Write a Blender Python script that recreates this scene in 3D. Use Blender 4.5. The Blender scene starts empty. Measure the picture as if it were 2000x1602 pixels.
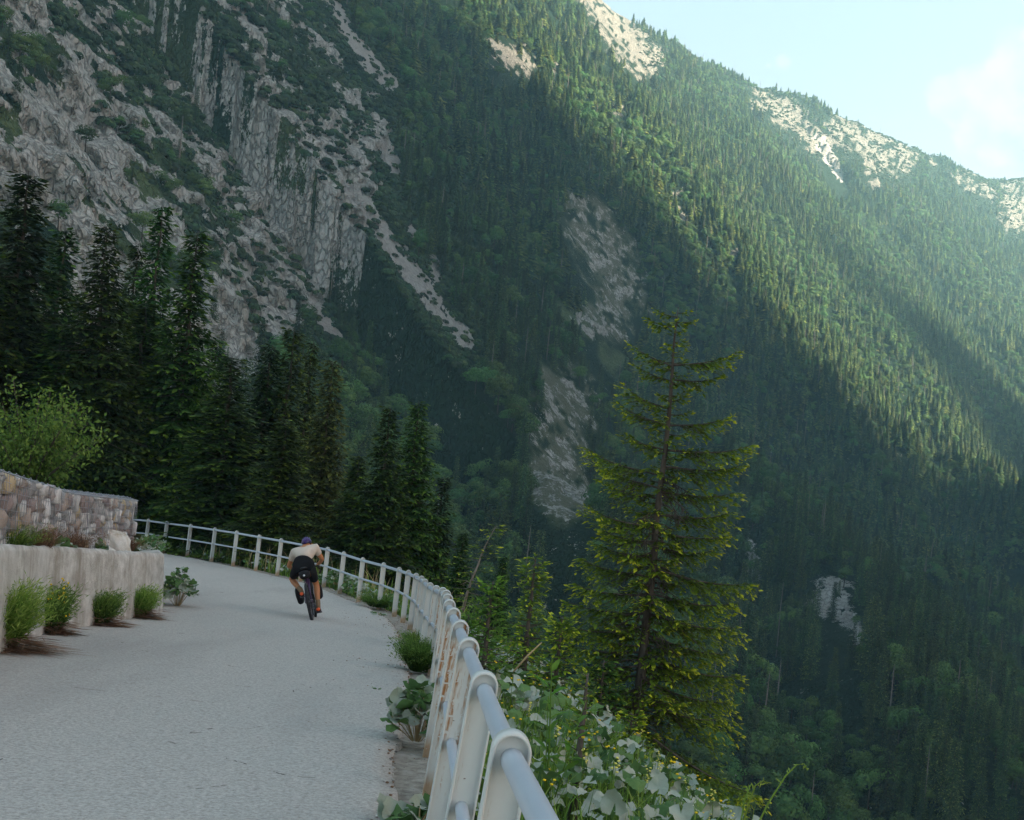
import bpy, math, random
import numpy as np
from mathutils import Matrix, Vector

# ------------------------------------------------------------------ camera, sky, sun, exposure
scene = bpy.context.scene
C = scene.collection
ROLL = math.radians(6.0)
FPX = 2400.0
cam_d = bpy.data.cameras.new("camera"); cam = bpy.data.objects.new("camera", cam_d); C.objects.link(cam)
cam_d.sensor_fit = 'HORIZONTAL'; cam_d.sensor_width = 36.0; cam_d.lens = 36.0 * FPX / 2000.0
cam_d.clip_start = 0.05; cam_d.clip_end = 12000.0
cr, sr = math.cos(ROLL), math.sin(ROLL)
cam.matrix_world = Matrix(((cr, -sr, 0, 0), (0, 0, -1, 0), (sr, cr, 0, 0), (0, 0, 0, 1)))
scene.camera = cam

SUN_AZ = math.radians(-4.0)      # ahead of the +X axis, towards +Y
SUN_EL = math.radians(27.0)
sun_dir = Vector((math.cos(SUN_EL) * math.cos(SUN_AZ), math.cos(SUN_EL) * math.sin(SUN_AZ), math.sin(SUN_EL)))
world = bpy.data.worlds.new("World"); scene.world = world; world.use_nodes = True
wt = world.node_tree; wn, wl = wt.nodes, wt.links
bg = wn["Background"]; bg.inputs[1].default_value = 0.078
sky = wn.new("ShaderNodeTexSky"); sky.sky_type = 'NISHITA'; sky.sun_disc = False
sky.sun_elevation = SUN_EL; sky.sun_rotation = math.radians(90.0) - SUN_AZ
sky.altitude = 900; sky.air_density = 1.0; sky.dust_density = 2.6; sky.ozone_density = 0.8
SKY_OUT = sky.outputs[0]
sun_d = bpy.data.lights.new("sun", 'SUN'); sun_d.energy = 4.6; sun_d.angle = math.radians(10.0); sun_d.color = (1.0, 0.88, 0.70)
sun = bpy.data.objects.new("sun", sun_d); C.objects.link(sun)
sun.rotation_mode = 'QUATERNION'; sun.rotation_quaternion = sun_dir.to_track_quat('Z', 'Y'); sun.location = (40, 10, 60)
vs = scene.view_settings; vs.view_transform = 'Standard'; vs.look = 'None'; vs.gamma = 1.0; vs.use_curve_mapping = False
vs.exposure = 2.60
HAZE = 0.00023
scene.cycles.volume_bounces = 1
scene.cycles.max_bounces = 8
scene.cycles.transparent_max_bounces = 8

# ------------------------------------------------------------------ helpers
rng = np.random.default_rng(11)

def un(u, v, D):
    """pixel of the photograph at forward distance D -> point"""
    xc = (u - 1000) / FPX; yc = (801 - v) / FPX
    return np.array([xc * cr - yc * sr, 1.0, xc * sr + yc * cr]) * D

def proj(P):
    P = np.asarray(P, float); X, Y, Z = P[..., 0], P[..., 1], P[..., 2]
    x = X / Y; z = Z / Y
    xc = x * cr + z * sr; yc = -x * sr + z * cr
    return 1000 + xc * FPX, 801 - yc * FPX

def _h(ix, iy, iz, seed):
    n = (ix * 374761393 + iy * 668265263 + iz * 2147483647 + seed * 1274126177) & 0xFFFFFFFF
    n = ((n ^ (n >> 13)) * 1274126177) & 0xFFFFFFFF
    return ((n ^ (n >> 16)) & 0xFFFFFF) / float(0xFFFFFF)

def vnoise(x, y, z=0.0, seed=0):
    x, y, z = np.broadcast_arrays(np.asarray(x, float), np.asarray(y, float), np.asarray(z, float))
    ix, iy, iz = np.floor(x).astype(np.int64), np.floor(y).astype(np.int64), np.floor(z).astype(np.int64)
    fx, fy, fz = x - ix, y - iy, z - iz
    fx, fy, fz = fx*fx*(3-2*fx), fy*fy*(3-2*fy), fz*fz*(3-2*fz)
    r = 0
    for dx in (0, 1):
        for dy in (0, 1):
            for dz in (0, 1):
                r = r + _h(ix+dx, iy+dy, iz+dz, seed) * (fx if dx else 1-fx) * (fy if dy else 1-fy) * (fz if dz else 1-fz)
    return r

def fbm(x, y, z=0.0, seed=0, oct=4):
    s, a, t = 0, 1.0, 0.0
    for k in range(oct):
        s = s + a * vnoise(np.asarray(x)*2**k, np.asarray(y)*2**k, np.asarray(z)*2**k, seed+k*7); t += a; a *= 0.5
    return s / t

def smooth(a, b, x):
    t = np.clip((x - a) / (b - a), 0, 1); return t*t*(3-2*t)

def mesh_np(name, V, F, mats=(), attr=None, smooth_sh=False, midx=None):
    """V (n,3); F (m,3) or (m,4) int array; attr {name: per-vertex float}"""
    V = np.ascontiguousarray(V, np.float32); F = np.ascontiguousarray(F, np.int32)
    me = bpy.data.meshes.new(name); k = F.shape[1]
    me.vertices.add(len(V)); me.vertices.foreach_set("co", V.ravel())
    me.loops.add(F.size); me.loops.foreach_set("vertex_index", F.ravel())
    me.polygons.add(len(F)); me.polygons.foreach_set("loop_start", np.arange(0, F.size, k, dtype=np.int32))
    try: me.polygons.foreach_set("loop_total", np.full(len(F), k, np.int32))
    except Exception: pass
    if smooth_sh: me.polygons.foreach_set("use_smooth", np.ones(len(F), bool))
    for m in mats: me.materials.append(m)
    if midx is not None: me.polygons.foreach_set("material_index", np.ascontiguousarray(midx, np.int32))
    for n, a in (attr or {}).items():
        at = me.attributes.new(n, 'FLOAT', 'POINT'); at.data.foreach_set("value", np.ascontiguousarray(a, np.float32))
    me.update(calc_edges=True); me.validate(); return me

class Geo:
    """collects triangles with a per-vertex tint and a material index"""
    def __init__(s): s.V, s.F, s.T, s.M, s.n = [], [], [], [], 0
    def add(s, V, F, tint=0.5, mat=0):
        V = np.asarray(V, float).reshape(-1, 3); F = np.asarray(F, np.int64)
        if F.shape[1] == 4: F = np.concatenate([F[:, [0, 1, 2]], F[:, [0, 2, 3]]])
        s.V.append(V); s.F.append(F + s.n); s.T.append(np.broadcast_to(np.asarray(tint, float), (len(V),)))
        s.M.append(np.full(len(F), mat)); s.n += len(V)
    def mesh(s, name, mats, smooth_sh=False):
        if not s.V: return mesh_np(name, np.zeros((3, 3)), np.array([[0, 1, 2]]), mats)
        return mesh_np(name, np.concatenate(s.V), np.concatenate(s.F), mats, {"tint": np.concatenate(s.T)}, smooth_sh, np.concatenate(s.M))

def link(name, data, parent=None, loc=None):
    o = bpy.data.objects.new(name, data); C.objects.link(o)
    if parent is not None: o.parent = parent
    if loc is not None: o.location = loc
    return o
def tag(o, label=None, cat=None, group=None, kind=None):
    if label: o['label'] = label
    if cat: o['category'] = cat
    if group: o['group'] = group
    if kind: o['kind'] = kind
    return o
def thing(name, label, cat, loc=(0, 0, 0), rz=0.0, group=None):
    o = link(name, None, None, loc); o.rotation_euler = (0, 0, rz); o.empty_display_size = 0.2
    return tag(o, label, cat, group)

def tube(path, rad, n=8, cap=True):
    """tube along path (k,3) with radii; returns V, F(tri)"""
    P = np.asarray(path, float); k = len(P); rad = np.broadcast_to(np.asarray(rad, float), (k,))
    T = np.gradient(P, axis=0); T /= np.linalg.norm(T, axis=1)[:, None] + 1e-12
    ref = np.array([0, 0, 1.0]) if abs(T[:, 2]).mean() < 0.8 else np.array([1.0, 0, 0])
    A = np.cross(T, ref); A /= np.linalg.norm(A, axis=1)[:, None] + 1e-12; B = np.cross(T, A)
    th = np.arange(n) * 2 * math.pi / n
    V = P[:, None] + rad[:, None, None] * (np.cos(th)[None, :, None] * A[:, None] + np.sin(th)[None, :, None] * B[:, None])
    V = V.reshape(-1, 3); F = []
    i = np.arange(k-1)[:, None] * n + np.arange(n)[None]; j = np.arange(k-1)[:, None] * n + (np.arange(n)[None] + 1) % n
    F = np.concatenate([np.stack([i, j, j+n], -1).reshape(-1, 3), np.stack([i, j+n, i+n], -1).reshape(-1, 3)])
    if cap:
        V = np.concatenate([V, P[:1], P[-1:]]); a = k*n; m = np.arange(n); m2 = (m+1) % n
        F = np.concatenate([F, np.stack([m2, m, np.full(n, a)], 1), np.stack([m+(k-1)*n, m2+(k-1)*n, np.full(n, a+1)], 1)])
    return V, F
def box(x0, x1, y0, y1, z0, z1):
    V = np.array([[x, y, z] for z in (z0, z1) for y in (y0, y1) for x in (x0, x1)], float)
    F = np.array([[0,2,3,1],[4,5,7,6],[0,1,5,4],[2,6,7,3],[0,4,6,2],[1,3,7,5]]); return V, F
def ico(sub=2):
    import bmesh
    bm = bmesh.new(); bmesh.ops.create_icosphere(bm, subdivisions=sub, radius=1.0)
    V = np.array([v.co[:] for v in bm.verts]); F = np.array([[v.index for v in f.verts] for f in bm.faces]); bm.free(); return V, F

# ------------------------------------------------------------------ materials
class M:
    def __init__(s, name, rough=0.8, spec=0.3):
        s.m = bpy.data.materials.new(name); s.m.use_nodes = True; s.t = s.m.node_tree; s.b = s.t.nodes["Principled BSDF"]
        s.b.inputs["Roughness"].default_value = rough; s.b.inputs["Specular IOR Level"].default_value = spec
    def n(s, kind, **kw):
        o = s.t.nodes.new(kind)
        for k, v in kw.items():
            if hasattr(o, k) and k not in ('inputs',): setattr(o, k, v)
        return o
    def l(s, a, b): s.t.links.new(a, b)
    def coord(s, out="Object", scale=(1, 1, 1)):
        t = s.n("ShaderNodeTexCoord"); mp = s.n("ShaderNodeMapping"); s.l(t.outputs[out], mp.inputs[0]); mp.inputs["Scale"].default_value = scale; return mp.outputs[0]
    def noise(s, vec, scale, detail=4, rough=0.6):
        o = s.n("ShaderNodeTexNoise"); o.inputs["Scale"].default_value = scale; o.inputs["Detail"].default_value = detail; o.inputs["Roughness"].default_value = rough
        if vec is not None: s.l(vec, o.inputs["Vector"])
        return o.outputs["Fac"]
    def ramp(s, fac, stops):
        o = s.n("ShaderNodeValToRGB"); e = o.color_ramp.elements
        while len(e) < len(stops): e.new(0.5)
        for el, (p, c) in zip(e, stops): el.position = p; el.color = (*c, 1) if len(c) == 3 else c
        s.l(fac, o.inputs[0]); return o.outputs[0]
    def mix(s, fac, a, b, typ='MIX'):
        o = s.n("ShaderNodeMix", data_type='RGBA', blend_type=typ)
        for sock, v in ((o.inputs[0], fac), (o.inputs[6], a), (o.inputs[7], b)):
            if isinstance(v, bpy.types.NodeSocket): s.l(v, sock)
            elif isinstance(v, (tuple, list)): sock.default_value = (*v, 1)
            else: sock.default_value = v
        return o.outputs[2]
    def math(s, op, a, b=0.0, clamp=False):
        o = s.n("ShaderNodeMath", operation=op, use_clamp=clamp)
        for sock, v in ((o.inputs[0], a), (o.inputs[1], b)):
            if isinstance(v, bpy.types.NodeSocket): s.l(v, sock)
            else: sock.default_value = v
        return o.outputs[0]
    def attr(s, name):
        o = s.n("ShaderNodeAttribute"); o.attribute_name = name; return o.outputs["Fac"]
    def bump(s, h, strength=0.5, dist=0.02):
        o = s.n("ShaderNodeBump"); o.inputs["Strength"].default_value = strength; o.inputs["Distance"].default_value = dist
        s.l(h, o.inputs["Height"]); s.l(o.outputs[0], s.b.inputs["Normal"])
    def color(s, c):
        if isinstance(c, bpy.types.NodeSocket): s.l(c, s.b.inputs["Base Color"])
        else: s.b.inputs["Base Color"].default_value = (*c, 1)
        return s

def plain(name, c, rough=0.6, spec=0.3, metal=0.0):
    m = M(name, rough, spec); m.b.inputs["Metallic"].default_value = metal
    nz = m.noise(m.coord(), 9.0, 3); m.color(m.mix(nz, tuple(x*0.85 for x in c), tuple(min(1, x*1.12) for x in c))); return m.m

def foliage(name, dark, mid, tip, trans=0.35, var=1.0):
    """tint 0..1 runs old leaf -> fresh leaf; a little random per tree"""
    m = M(name, 0.65, 0.25)
    oi = m.n("ShaderNodeObjectInfo")
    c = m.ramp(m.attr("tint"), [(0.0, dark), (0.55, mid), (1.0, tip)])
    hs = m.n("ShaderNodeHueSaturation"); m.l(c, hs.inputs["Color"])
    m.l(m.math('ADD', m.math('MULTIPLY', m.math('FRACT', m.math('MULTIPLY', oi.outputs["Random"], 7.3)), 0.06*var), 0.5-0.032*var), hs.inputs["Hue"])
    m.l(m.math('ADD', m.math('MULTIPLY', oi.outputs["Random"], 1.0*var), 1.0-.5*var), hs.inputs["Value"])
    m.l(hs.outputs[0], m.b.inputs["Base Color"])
    tr = m.n("ShaderNodeBsdfTranslucent"); m.l(hs.outputs[0], tr.inputs[0])
    mx = m.n("ShaderNodeMixShader"); mx.inputs[0].default_value = trans
    m.l(m.b.outputs[0], mx.inputs[1]); m.l(tr.outputs[0], mx.inputs[2]); m.l(mx.outputs[0], m.t.nodes["Material Output"].inputs[0])
    return m.m

MAT = {}
def bark(name, a, b):
    m = M(name, 0.9, 0.1); nz = m.noise(m.coord(scale=(1, 1, 0.25)), 14, 5); m.color(m.ramp(nz, [(0.3, a), (0.7, b)])); m.bump(nz, 0.6, 0.02); return m.m
MAT['bark'] = bark("spruce_bark", (0.04, 0.035, 0.030), (0.14, 0.12, 0.10))
MAT['bark_grey'] = bark("grey_bark", (0.12, 0.10, 0.085), (0.30, 0.26, 0.22))
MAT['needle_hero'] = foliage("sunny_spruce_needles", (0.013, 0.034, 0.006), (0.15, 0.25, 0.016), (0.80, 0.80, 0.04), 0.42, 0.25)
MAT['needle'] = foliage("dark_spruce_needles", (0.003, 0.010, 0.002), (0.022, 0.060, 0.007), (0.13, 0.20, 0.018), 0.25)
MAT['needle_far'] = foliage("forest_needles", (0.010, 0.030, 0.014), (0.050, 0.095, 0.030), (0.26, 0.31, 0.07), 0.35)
MAT['needle_olive'] = foliage('olive_spruce_needles', (0.010, 0.018, 0.004), (0.055, 0.075, 0.014), (0.17, 0.19, 0.035), 0.3, 0.3)
MAT['leaf_far'] = foliage("forest_leaves", (0.03, 0.08, 0.026), (0.08, 0.16, 0.04), (0.16, 0.26, 0.06), 0.35)
MAT['leaf_green'] = foliage("shrub_leaves", (0.03, 0.08, 0.015), (0.10, 0.20, 0.035), (0.24, 0.36, 0.07), 0.4, 0.4)
MAT['larch'] = foliage("larch_needles", (0.03, 0.09, 0.015), (0.09, 0.22, 0.025), (0.20, 0.36, 0.04), 0.45, 0.4)
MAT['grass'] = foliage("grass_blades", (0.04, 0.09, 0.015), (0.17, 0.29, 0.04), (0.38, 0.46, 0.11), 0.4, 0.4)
MAT['dead'] = plain("dead_stalks", (0.20, 0.12, 0.075), 0.95, 0.05)
MAT['straw'] = plain("straw_stalks", (0.36, 0.28, 0.15), 0.9, 0.05)
MAT['yellow'] = plain("yellow_petals", (0.75, 0.52, 0.02), 0.6, 0.1)
MAT['paleyellow'] = plain("pale_yellow_petals", (0.70, 0.66, 0.16), 0.6, 0.1)
# ------------------------------------------------------------------ clouds in the sky
tc = wn.new("ShaderNodeTexCoord")
nzw = wn.new("ShaderNodeTexNoise"); nzw.inputs["Scale"].default_value = 22.0; nzw.inputs["Detail"].default_value = 7.0; nzw.inputs["Roughness"].default_value = 0.55
wl.new(tc.outputs["Generated"], nzw.inputs["Vector"])
def wmath(op, a, b=0.0, clamp=False):
    o = wn.new("ShaderNodeMath"); o.operation = op; o.use_clamp = clamp
    for s, v in ((o.inputs[0], a), (o.inputs[1], b)):
        if isinstance(v, bpy.types.NodeSocket): wl.new(v, s)
        else: s.default_value = v
    return o.outputs[0]
field = None
for (u, v, r, amp) in [(1985, 180, 85, 1), (1900, 200, 72, 1), (2040, 140, 100, 1), (1860, 195, 50, 1), (1945, 262, 70, .95), (2080, 230, 110, 1), (1890, 275, 50, .8), (2010, 285, 60, .8), (1530, 122, 40, .50), (1500, 128, 30, .45), (1660, 185, 25, .4),
                       (2300, 120, 160, .9), (2450, 200, 120, .9), (-900, 300, 200, .8), (700, -900, 260, .7), (1500, -1100, 200, .7)]:
    d = Vector(un(u, v, 1.0)).normalized()
    vd = wn.new("ShaderNodeVectorMath"); vd.operation = 'DISTANCE'; wl.new(tc.outputs["Generated"], vd.inputs[0]); vd.inputs[1].default_value = d
    q = wmath('MULTIPLY', wmath('SUBTRACT', 1.0, wmath('DIVIDE', vd.outputs["Value"], r / FPX * 1.35), True), amp)
    field = q if field is None else wmath('MAXIMUM', field, q)
mask = wmath('ADD', field, wmath('MULTIPLY', wmath('SUBTRACT', nzw.outputs["Fac"], 0.5), 0.9))
rp = wn.new("ShaderNodeValToRGB"); wl.new(mask, rp.inputs[0])
rp.color_ramp.elements[0].position = 0.33; rp.color_ramp.elements[0].color = (0, 0, 0, 1)
rp.color_ramp.elements[1].position = 0.45; rp.color_ramp.elements[1].color = (1, 1, 1, 1)
nz2 = wn.new("ShaderNodeTexNoise"); nz2.inputs["Scale"].default_value = 34.0; nz2.inputs["Detail"].default_value = 4.0
mpw = wn.new("ShaderNodeMapping"); mpw.inputs["Location"].default_value = (0.05, 0, -0.04); wl.new(tc.outputs["Generated"], mpw.inputs[0]); wl.new(mpw.outputs[0], nz2.inputs["Vector"])
crp = wn.new("ShaderNodeValToRGB"); wl.new(nz2.outputs["Fac"], crp.inputs[0])
crp.color_ramp.elements[0].position = 0.38; crp.color_ramp.elements[0].color = (1.85, 1.80, 1.80, 1)
crp.color_ramp.elements[1].position = 0.62; crp.color_ramp.elements[1].color = (2.45, 2.25, 2.05, 1)
wm = wn.new("ShaderNodeMix"); wm.data_type = 'RGBA'
wl.new(rp.outputs[0], wm.inputs[0]); wb = wn.new('ShaderNodeMix'); wb.data_type = 'RGBA'; wb.blend_type = 'MULTIPLY'; wb.inputs[0].default_value = 1.0; wl.new(SKY_OUT, wb.inputs[6]); wb.inputs[7].default_value = (0.92, 0.69, 0.575, 1); wl.new(wb.outputs[2], wm.inputs[6]); wl.new(crp.outputs[0], wm.inputs[7]); wl.new(wm.outputs[2], bg.inputs[0])

# ------------------------------------------------------------------ the mountain: crest lines with flanks
def crest(px, kl, kr, w, behind=()):
    P = [un(*p) for p in px] + [np.array(b, float) for b in behind]
    return dict(P=np.array(P), kl=kl, kr=kr, w=w)
CRESTS = [
  # far sky ridge, coming from the summit out of frame and running away to the right
  crest([(820,-330,1380),(960,-190,1420),(1060,-80,1460),(1150,-6,1500),(1215,32,1540),(1290,86,1600),(1370,128,1670),(1478,186,1750),(1500,180,1765),(1560,196,1790),(1640,232,1850),(1780,290,1950),(1860,318,2000),(1935,356,2060),(1960,352,2080),(2010,340,2120),(2120,330,2200),(2400,520,2300),(2900,700,2400)], .95, .95, 25),
  # sunlit spur descending to the right
  crest([(1120,70,1440),(1230,215,1390),(1350,340,1340),(1480,478,1280),(1600,608,1220),(1720,735,1140),(1850,885,1040),(1940,950,980),(2030,985,900),(2200,1120,800),(2400,1300,700)], .75, .9, 45),
  # lower spur between the sunlit one and the far ridge
  crest([(1560,330,1720),(1700,470,1660),(1850,560,1600),(2010,640,1540),(2250,760,1450)], .8, .9, 40),
  # spur in the middle with a gully of rubble behind
  crest([(620,-160,1050),(760,120,960),(860,300,900),(960,440,850),(1060,560,800),(1180,690,740),(1300,800,680),(1450,930,600),(1600,1080,510),(1720,1230,420),(1850,1450,320)], .8, .85, 30),
  # thinner spur between them
  crest([(1010,200,1240),(1100,360,1180),(1200,520,1110),(1300,640,1040),(1400,760,960),(1520,880,860),(1650,1000,760),(1800,1120,660),(1950,1260,560)], .7, .75, 35),
  # rocky spur on the left
  crest([(500,-200,800),(600,-30,750),(690,140,715),(760,270,690),(800,380,660),(840,500,620),(900,620,570),(960,760,500),(1040,930,410),(1100,1080,330)], 1.5, .85, 10),
  # ribs of the rock wall
  crest([(330,-300,680),(390,-60,640),(440,160,600),(480,340,560),(520,480,530),(540,600,505),(560,720,480)], 1.25, 1.3, 5),
  crest([(120,-300,560),(190,-60,530),(235,120,500),(270,300,470),(300,450,445),(330,620,410)], 1.3, 1.35, 5),
  crest([(-120,-300,470),(-20,-40,445),(60,110,425),(110,230,405),(150,380,380),(190,560,345)], 1.3, 1.4, 5),
  # body of the mountain, out of frame on the left
  crest([], 1.15, 1.15, 40, behind=[(-122,1400,603),(-420,1000,640),(-600,500,620),(-560,0,480)]),
  crest([], 1.2, 1.2, 10, behind=[(-122,1400,603),(9,1500,511)]),
]
def z_far(X, Y):
    X = np.asarray(X, float); Y = np.asarray(Y, float)
    wob = (fbm(X/90, Y/90, 0, 3, 3) - .5) * 26 + (fbm(X/28, Y/28, 0, 9, 3) - .5) * 9
    best = np.full(np.broadcast(X, Y).shape, -1e9)
    for c in CRESTS:
        P = c['P']; bd = np.full(best.shape, 1e9); bz = np.zeros(best.shape); bs = np.zeros(best.shape)
        for a, b in zip(P[:-1], P[1:]):
            dx, dy = b[0]-a[0], b[1]-a[1]; L2 = dx*dx+dy*dy
            t = np.clip(((X-a[0])*dx + (Y-a[1])*dy) / L2, 0, 1)
            qx, qy = X-(a[0]+t*dx), Y-(a[1]+t*dy); d = np.sqrt(qx*qx+qy*qy); m = d < bd
            bd = np.where(m, d, bd); bz = np.where(m, a[2]+t*(b[2]-a[2]), bz); bs = np.where(m, (dx*qy-dy*qx), bs)
        side_l = bs > 0                                   # left of the crest seen from its start
        k = np.where(side_l, c['kr'], c['kl']); w = c['w']
        z = bz - k * (np.sqrt(bd*bd + w*w) - w)
        h = 6.0; best = np.where(np.abs(best-z) < 30, np.maximum(best, z) + np.maximum(h - np.abs(best-z), 0)**2/(4*h), np.maximum(best, z))
    near_crest = 1.0
    return np.maximum(best, -150.0) + wob * smooth(80, 300, Y)

# where bare rock, scree and clearings show (strokes and outlines traced on the slopes)
def seg_d(u, v, a, b):
    dx, dy = b[0]-a[0], b[1]-a[1]; t = np.clip(((u-a[0])*dx+(v-a[1])*dy)/(dx*dx+dy*dy+1e-9), 0, 1)
    return np.hypot(u-a[0]-t*dx, v-a[1]-t*dy)
def poly_in(u, v, P):
    ins = np.zeros(np.shape(u), bool)
    for (x0, y0), (x1, y1) in zip(P, P[1:]+P[:1]):
        c = ((y0 > v) != (y1 > v)) & (u < (x1-x0)*(v-y0)/((y1-y0) or 1e-9)+x0); ins ^= c
    return ins
CLIFF = [(-400,-400),(560,-400),(600,-60),(650,70),(700,170),(765,260),(775,335),(720,400),(705,480),(690,560),(620,600),(560,690),(490,780),(300,900),(-400,900)]
SCREE = [([(640,-10),(690,80),(740,140),(765,165)], 16), ([(700,390),(760,480),(830,565),(880,630),(915,665)], 19), ([(690,370),(710,420)], 26), ([(610,590),(655,660)], 14), ([(795,440),(802,458)], 9), ([(842,505),(856,545)], 11), ([(745,285),(775,330)], 16), ([(725,180),(732,186)], 8), ([(1600,270),(1640,345)], 12)]
RUBBLE = [([(1140,425),(1190,500),(1215,560),(1197,615)], 46), ([(1105,765),(1095,850),(1085,920),(1105,970)], 54)]
CRAG = [([(1170,-10),(1215,60),(1262,110)], 36), ([(1490,186),(1560,235),(1600,275)], 26), ([(1640,255),(1700,275),(1760,305)], 34), ([(1690,320),(1710,350)], 14), ([(1995,345),(1985,420)], 34), ([(1880,340),(1930,375)], 17), ([(1820,310),(1825,318)], 10), ([(965,90),(1030,125)], 20), ([(1195,210),(1210,225)], 9), ([(1080,130),(1100,140)], 9), ([(1640,1160),(1650,1210),(1675,1240)], 22), ([(1620,1150),(1600,1180)], 24), ([(1478,1075),(1486,1110)], 13), ([(1512,1030),(1511,1040)], 8), ([(1432,482),(1437,512)], 6), ([(1325,380),(1332,420)], 8), ([(800,450),(806,470)],10), ([(1200,215),(1215,225)],12), ([(1140,620),(1160,650)],12)]
GRASSY = [([(880,350),(960,450)], 13), ([(1100,610),(1150,640)], 22), ([(430,320),(470,420)], 10), ([(280,340),(300,400)], 12), ([(20,230),(70,290)], 14), ([(1180,690),(1260,740)], 16), ([(740,110),(775,165)], 10)]
def strokes(u, v, S, soft=0.5):
    r = np.zeros(np.shape(u))
    for P, w in S:
        for a, b in zip(P[:-1], P[1:]):
            d = seg_d(u, v, a, b); r = np.maximum(r, np.clip((w*(1+soft) - d)/(w*2*soft), 0, 1))
    return r
COVER_CRAG = [None]
def cover(X, Y, Z):
    """0..1 rock, 0..1 scree, 0..1 grass"""
    u, v = proj(np.stack([X, Y, Z], -1))
    n1 = fbm(X/13, Y/13, Z/12, 21, 4); n2 = fbm(X/5, Y/5, Z/5, 33, 3); n3 = fbm(X/50, Y/50, Z/60, 5, 3)
    jit = (fbm(X/12, Y/12, Z/12, 44, 3) - .5)
    uj, vj = u + jit*60, v + (fbm(X/12, Y/12, Z/12, 55, 3)-.5)*60
    cl = poly_in(uj, vj, CLIFF) * 1.0 * (Y < 820)
    thin = 1 - .25*smooth(380, 250, v) * smooth(250, 500, u)
    left = 1 - .10*smooth(200, 60, u)
    bare = np.maximum(smooth(150, 60, np.hypot(u-560, (v-520)*.7)), np.maximum(smooth(130, 50, np.hypot(u-700, v-270)), smooth(110, 50, np.hypot(u-125, (v-260)*.8))))
    rock = cl * smooth(.475, .545, .5*n1 + .35*n2 + .28*n3*thin*left + .11*bare - .02)
    cr_ = strokes(uj, vj, CRAG) * smooth(.42, .50, .5*n1+.5*n2)
    rock = np.maximum(rock, cr_)
    uu, vv = u + jit*26, v
    scree = strokes(uu, vv, SCREE, .25) * smooth(.30, .40, n2)
    rub = strokes(u+jit*110, v+jit*60, RUBBLE, .35)*smooth(.36, .46, n1*.6+n2*.4)
    rock = np.maximum(rock, rub * (.16+.50*smooth(.45, .60, n2)))
    grass = np.maximum(rub, strokes(uj, vj, GRASSY, .5)) + cl * smooth(.45, .55, fbm(X/20, Y/20, Z/20, 66, 3)) * .6
    COVER_CRAG[0] = smooth(780, 980, Y)
    return rock, scree, np.clip(grass, 0, 1), rub

def build_mountain():
    NC, NS, NR = 620, 1500, 560
    th = np.concatenate([np.linspace(-33, -25.5, 40, endpoint=False), np.linspace(-25.5, 25.5, NC-80, endpoint=False), np.linspace(25.5, 27.5, 40)]) * math.pi/180
    D = np.geomspace(95, 2350, NS)
    rows = np.empty((len(th), NR))
    out = np.empty((len(th), NR, 3))
    TT, DD = np.meshgrid(np.tan(th), D, indexing='ij')
    Z = np.concatenate([z_far(TT[i:i+80]*DD[i:i+80], DD[i:i+80]) for i in range(0, len(th), 80)])
    el = Z/DD
    run = np.maximum.accumulate(el + 0.004, axis=1)
    vis = (el + 20/DD > np.concatenate([np.full((len(th), 1), -9), run[:, :-1]], 1) - 0.004)
    de = np.abs(np.diff(el, axis=1)) * (0.12 + vis[:, 1:]); dl = np.diff(np.log(D))[None]
    s = np.concatenate([np.zeros((len(th), 1)), np.cumsum(de + dl*0.05, axis=1)], 1)
    # even the parametrisation across neighbouring columns so the grid stays tidy
    k = np.hanning(25); k /= k.sum(); sn = s / s[:, -1:]
    pad = np.concatenate([sn[:1]]*12 + [sn] + [sn[-1:]]*12); sn = sum(k[j]*pad[j:j+len(th)] for j in range(25))
    q = np.linspace(0, 1, NR)
    for i in range(len(th)):
        rows[i] = np.interp(q, sn[i], D)
    X = np.tan(th)[:, None]*rows; Y = rows
    Zr = np.concatenate([z_far(X[i:i+80], Y[i:i+80]) for i in range(0, len(th), 80)])
    rock, scree, grass, rub = cover(X, Y, Zr); crag = COVER_CRAG[0]
    dz = (fbm(X/9, Y/9, Zr/13, 71, 4) - .5)
    rel = rock*1.0 + (Y < 820)*poly_in(*proj(np.stack([X, Y, Zr], -1)), CLIFF)*.6
    # cliff relief pushes the face in and out horizontally
    X2 = X + dz*9*rel; Y2 = Y - dz*14*rel
    V = np.stack([X2, Y2, Zr + rock*2.0*(fbm(X/4, Y/4, Zr/4, 77, 2)-.5)], -1).reshape(-1, 3)
    n = len(th); i = (np.arange(n-1)[:, None]*NR + np.arange(NR-1)[None]).ravel()
    F = np.stack([i, i+NR, i+NR+1, i+1], 1)
    me = mesh_np("mountain_slope", V, F, [mountain_mat()], {"rock": rock.ravel(), "scree": scree.ravel(), "grassy": grass.ravel(), "crag": crag.ravel(), "rubble": rub.ravel()}, True)
    o = link("mountain", me); tag(o, kind='structure')
    return np.tan(th), D, Z, run

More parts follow.
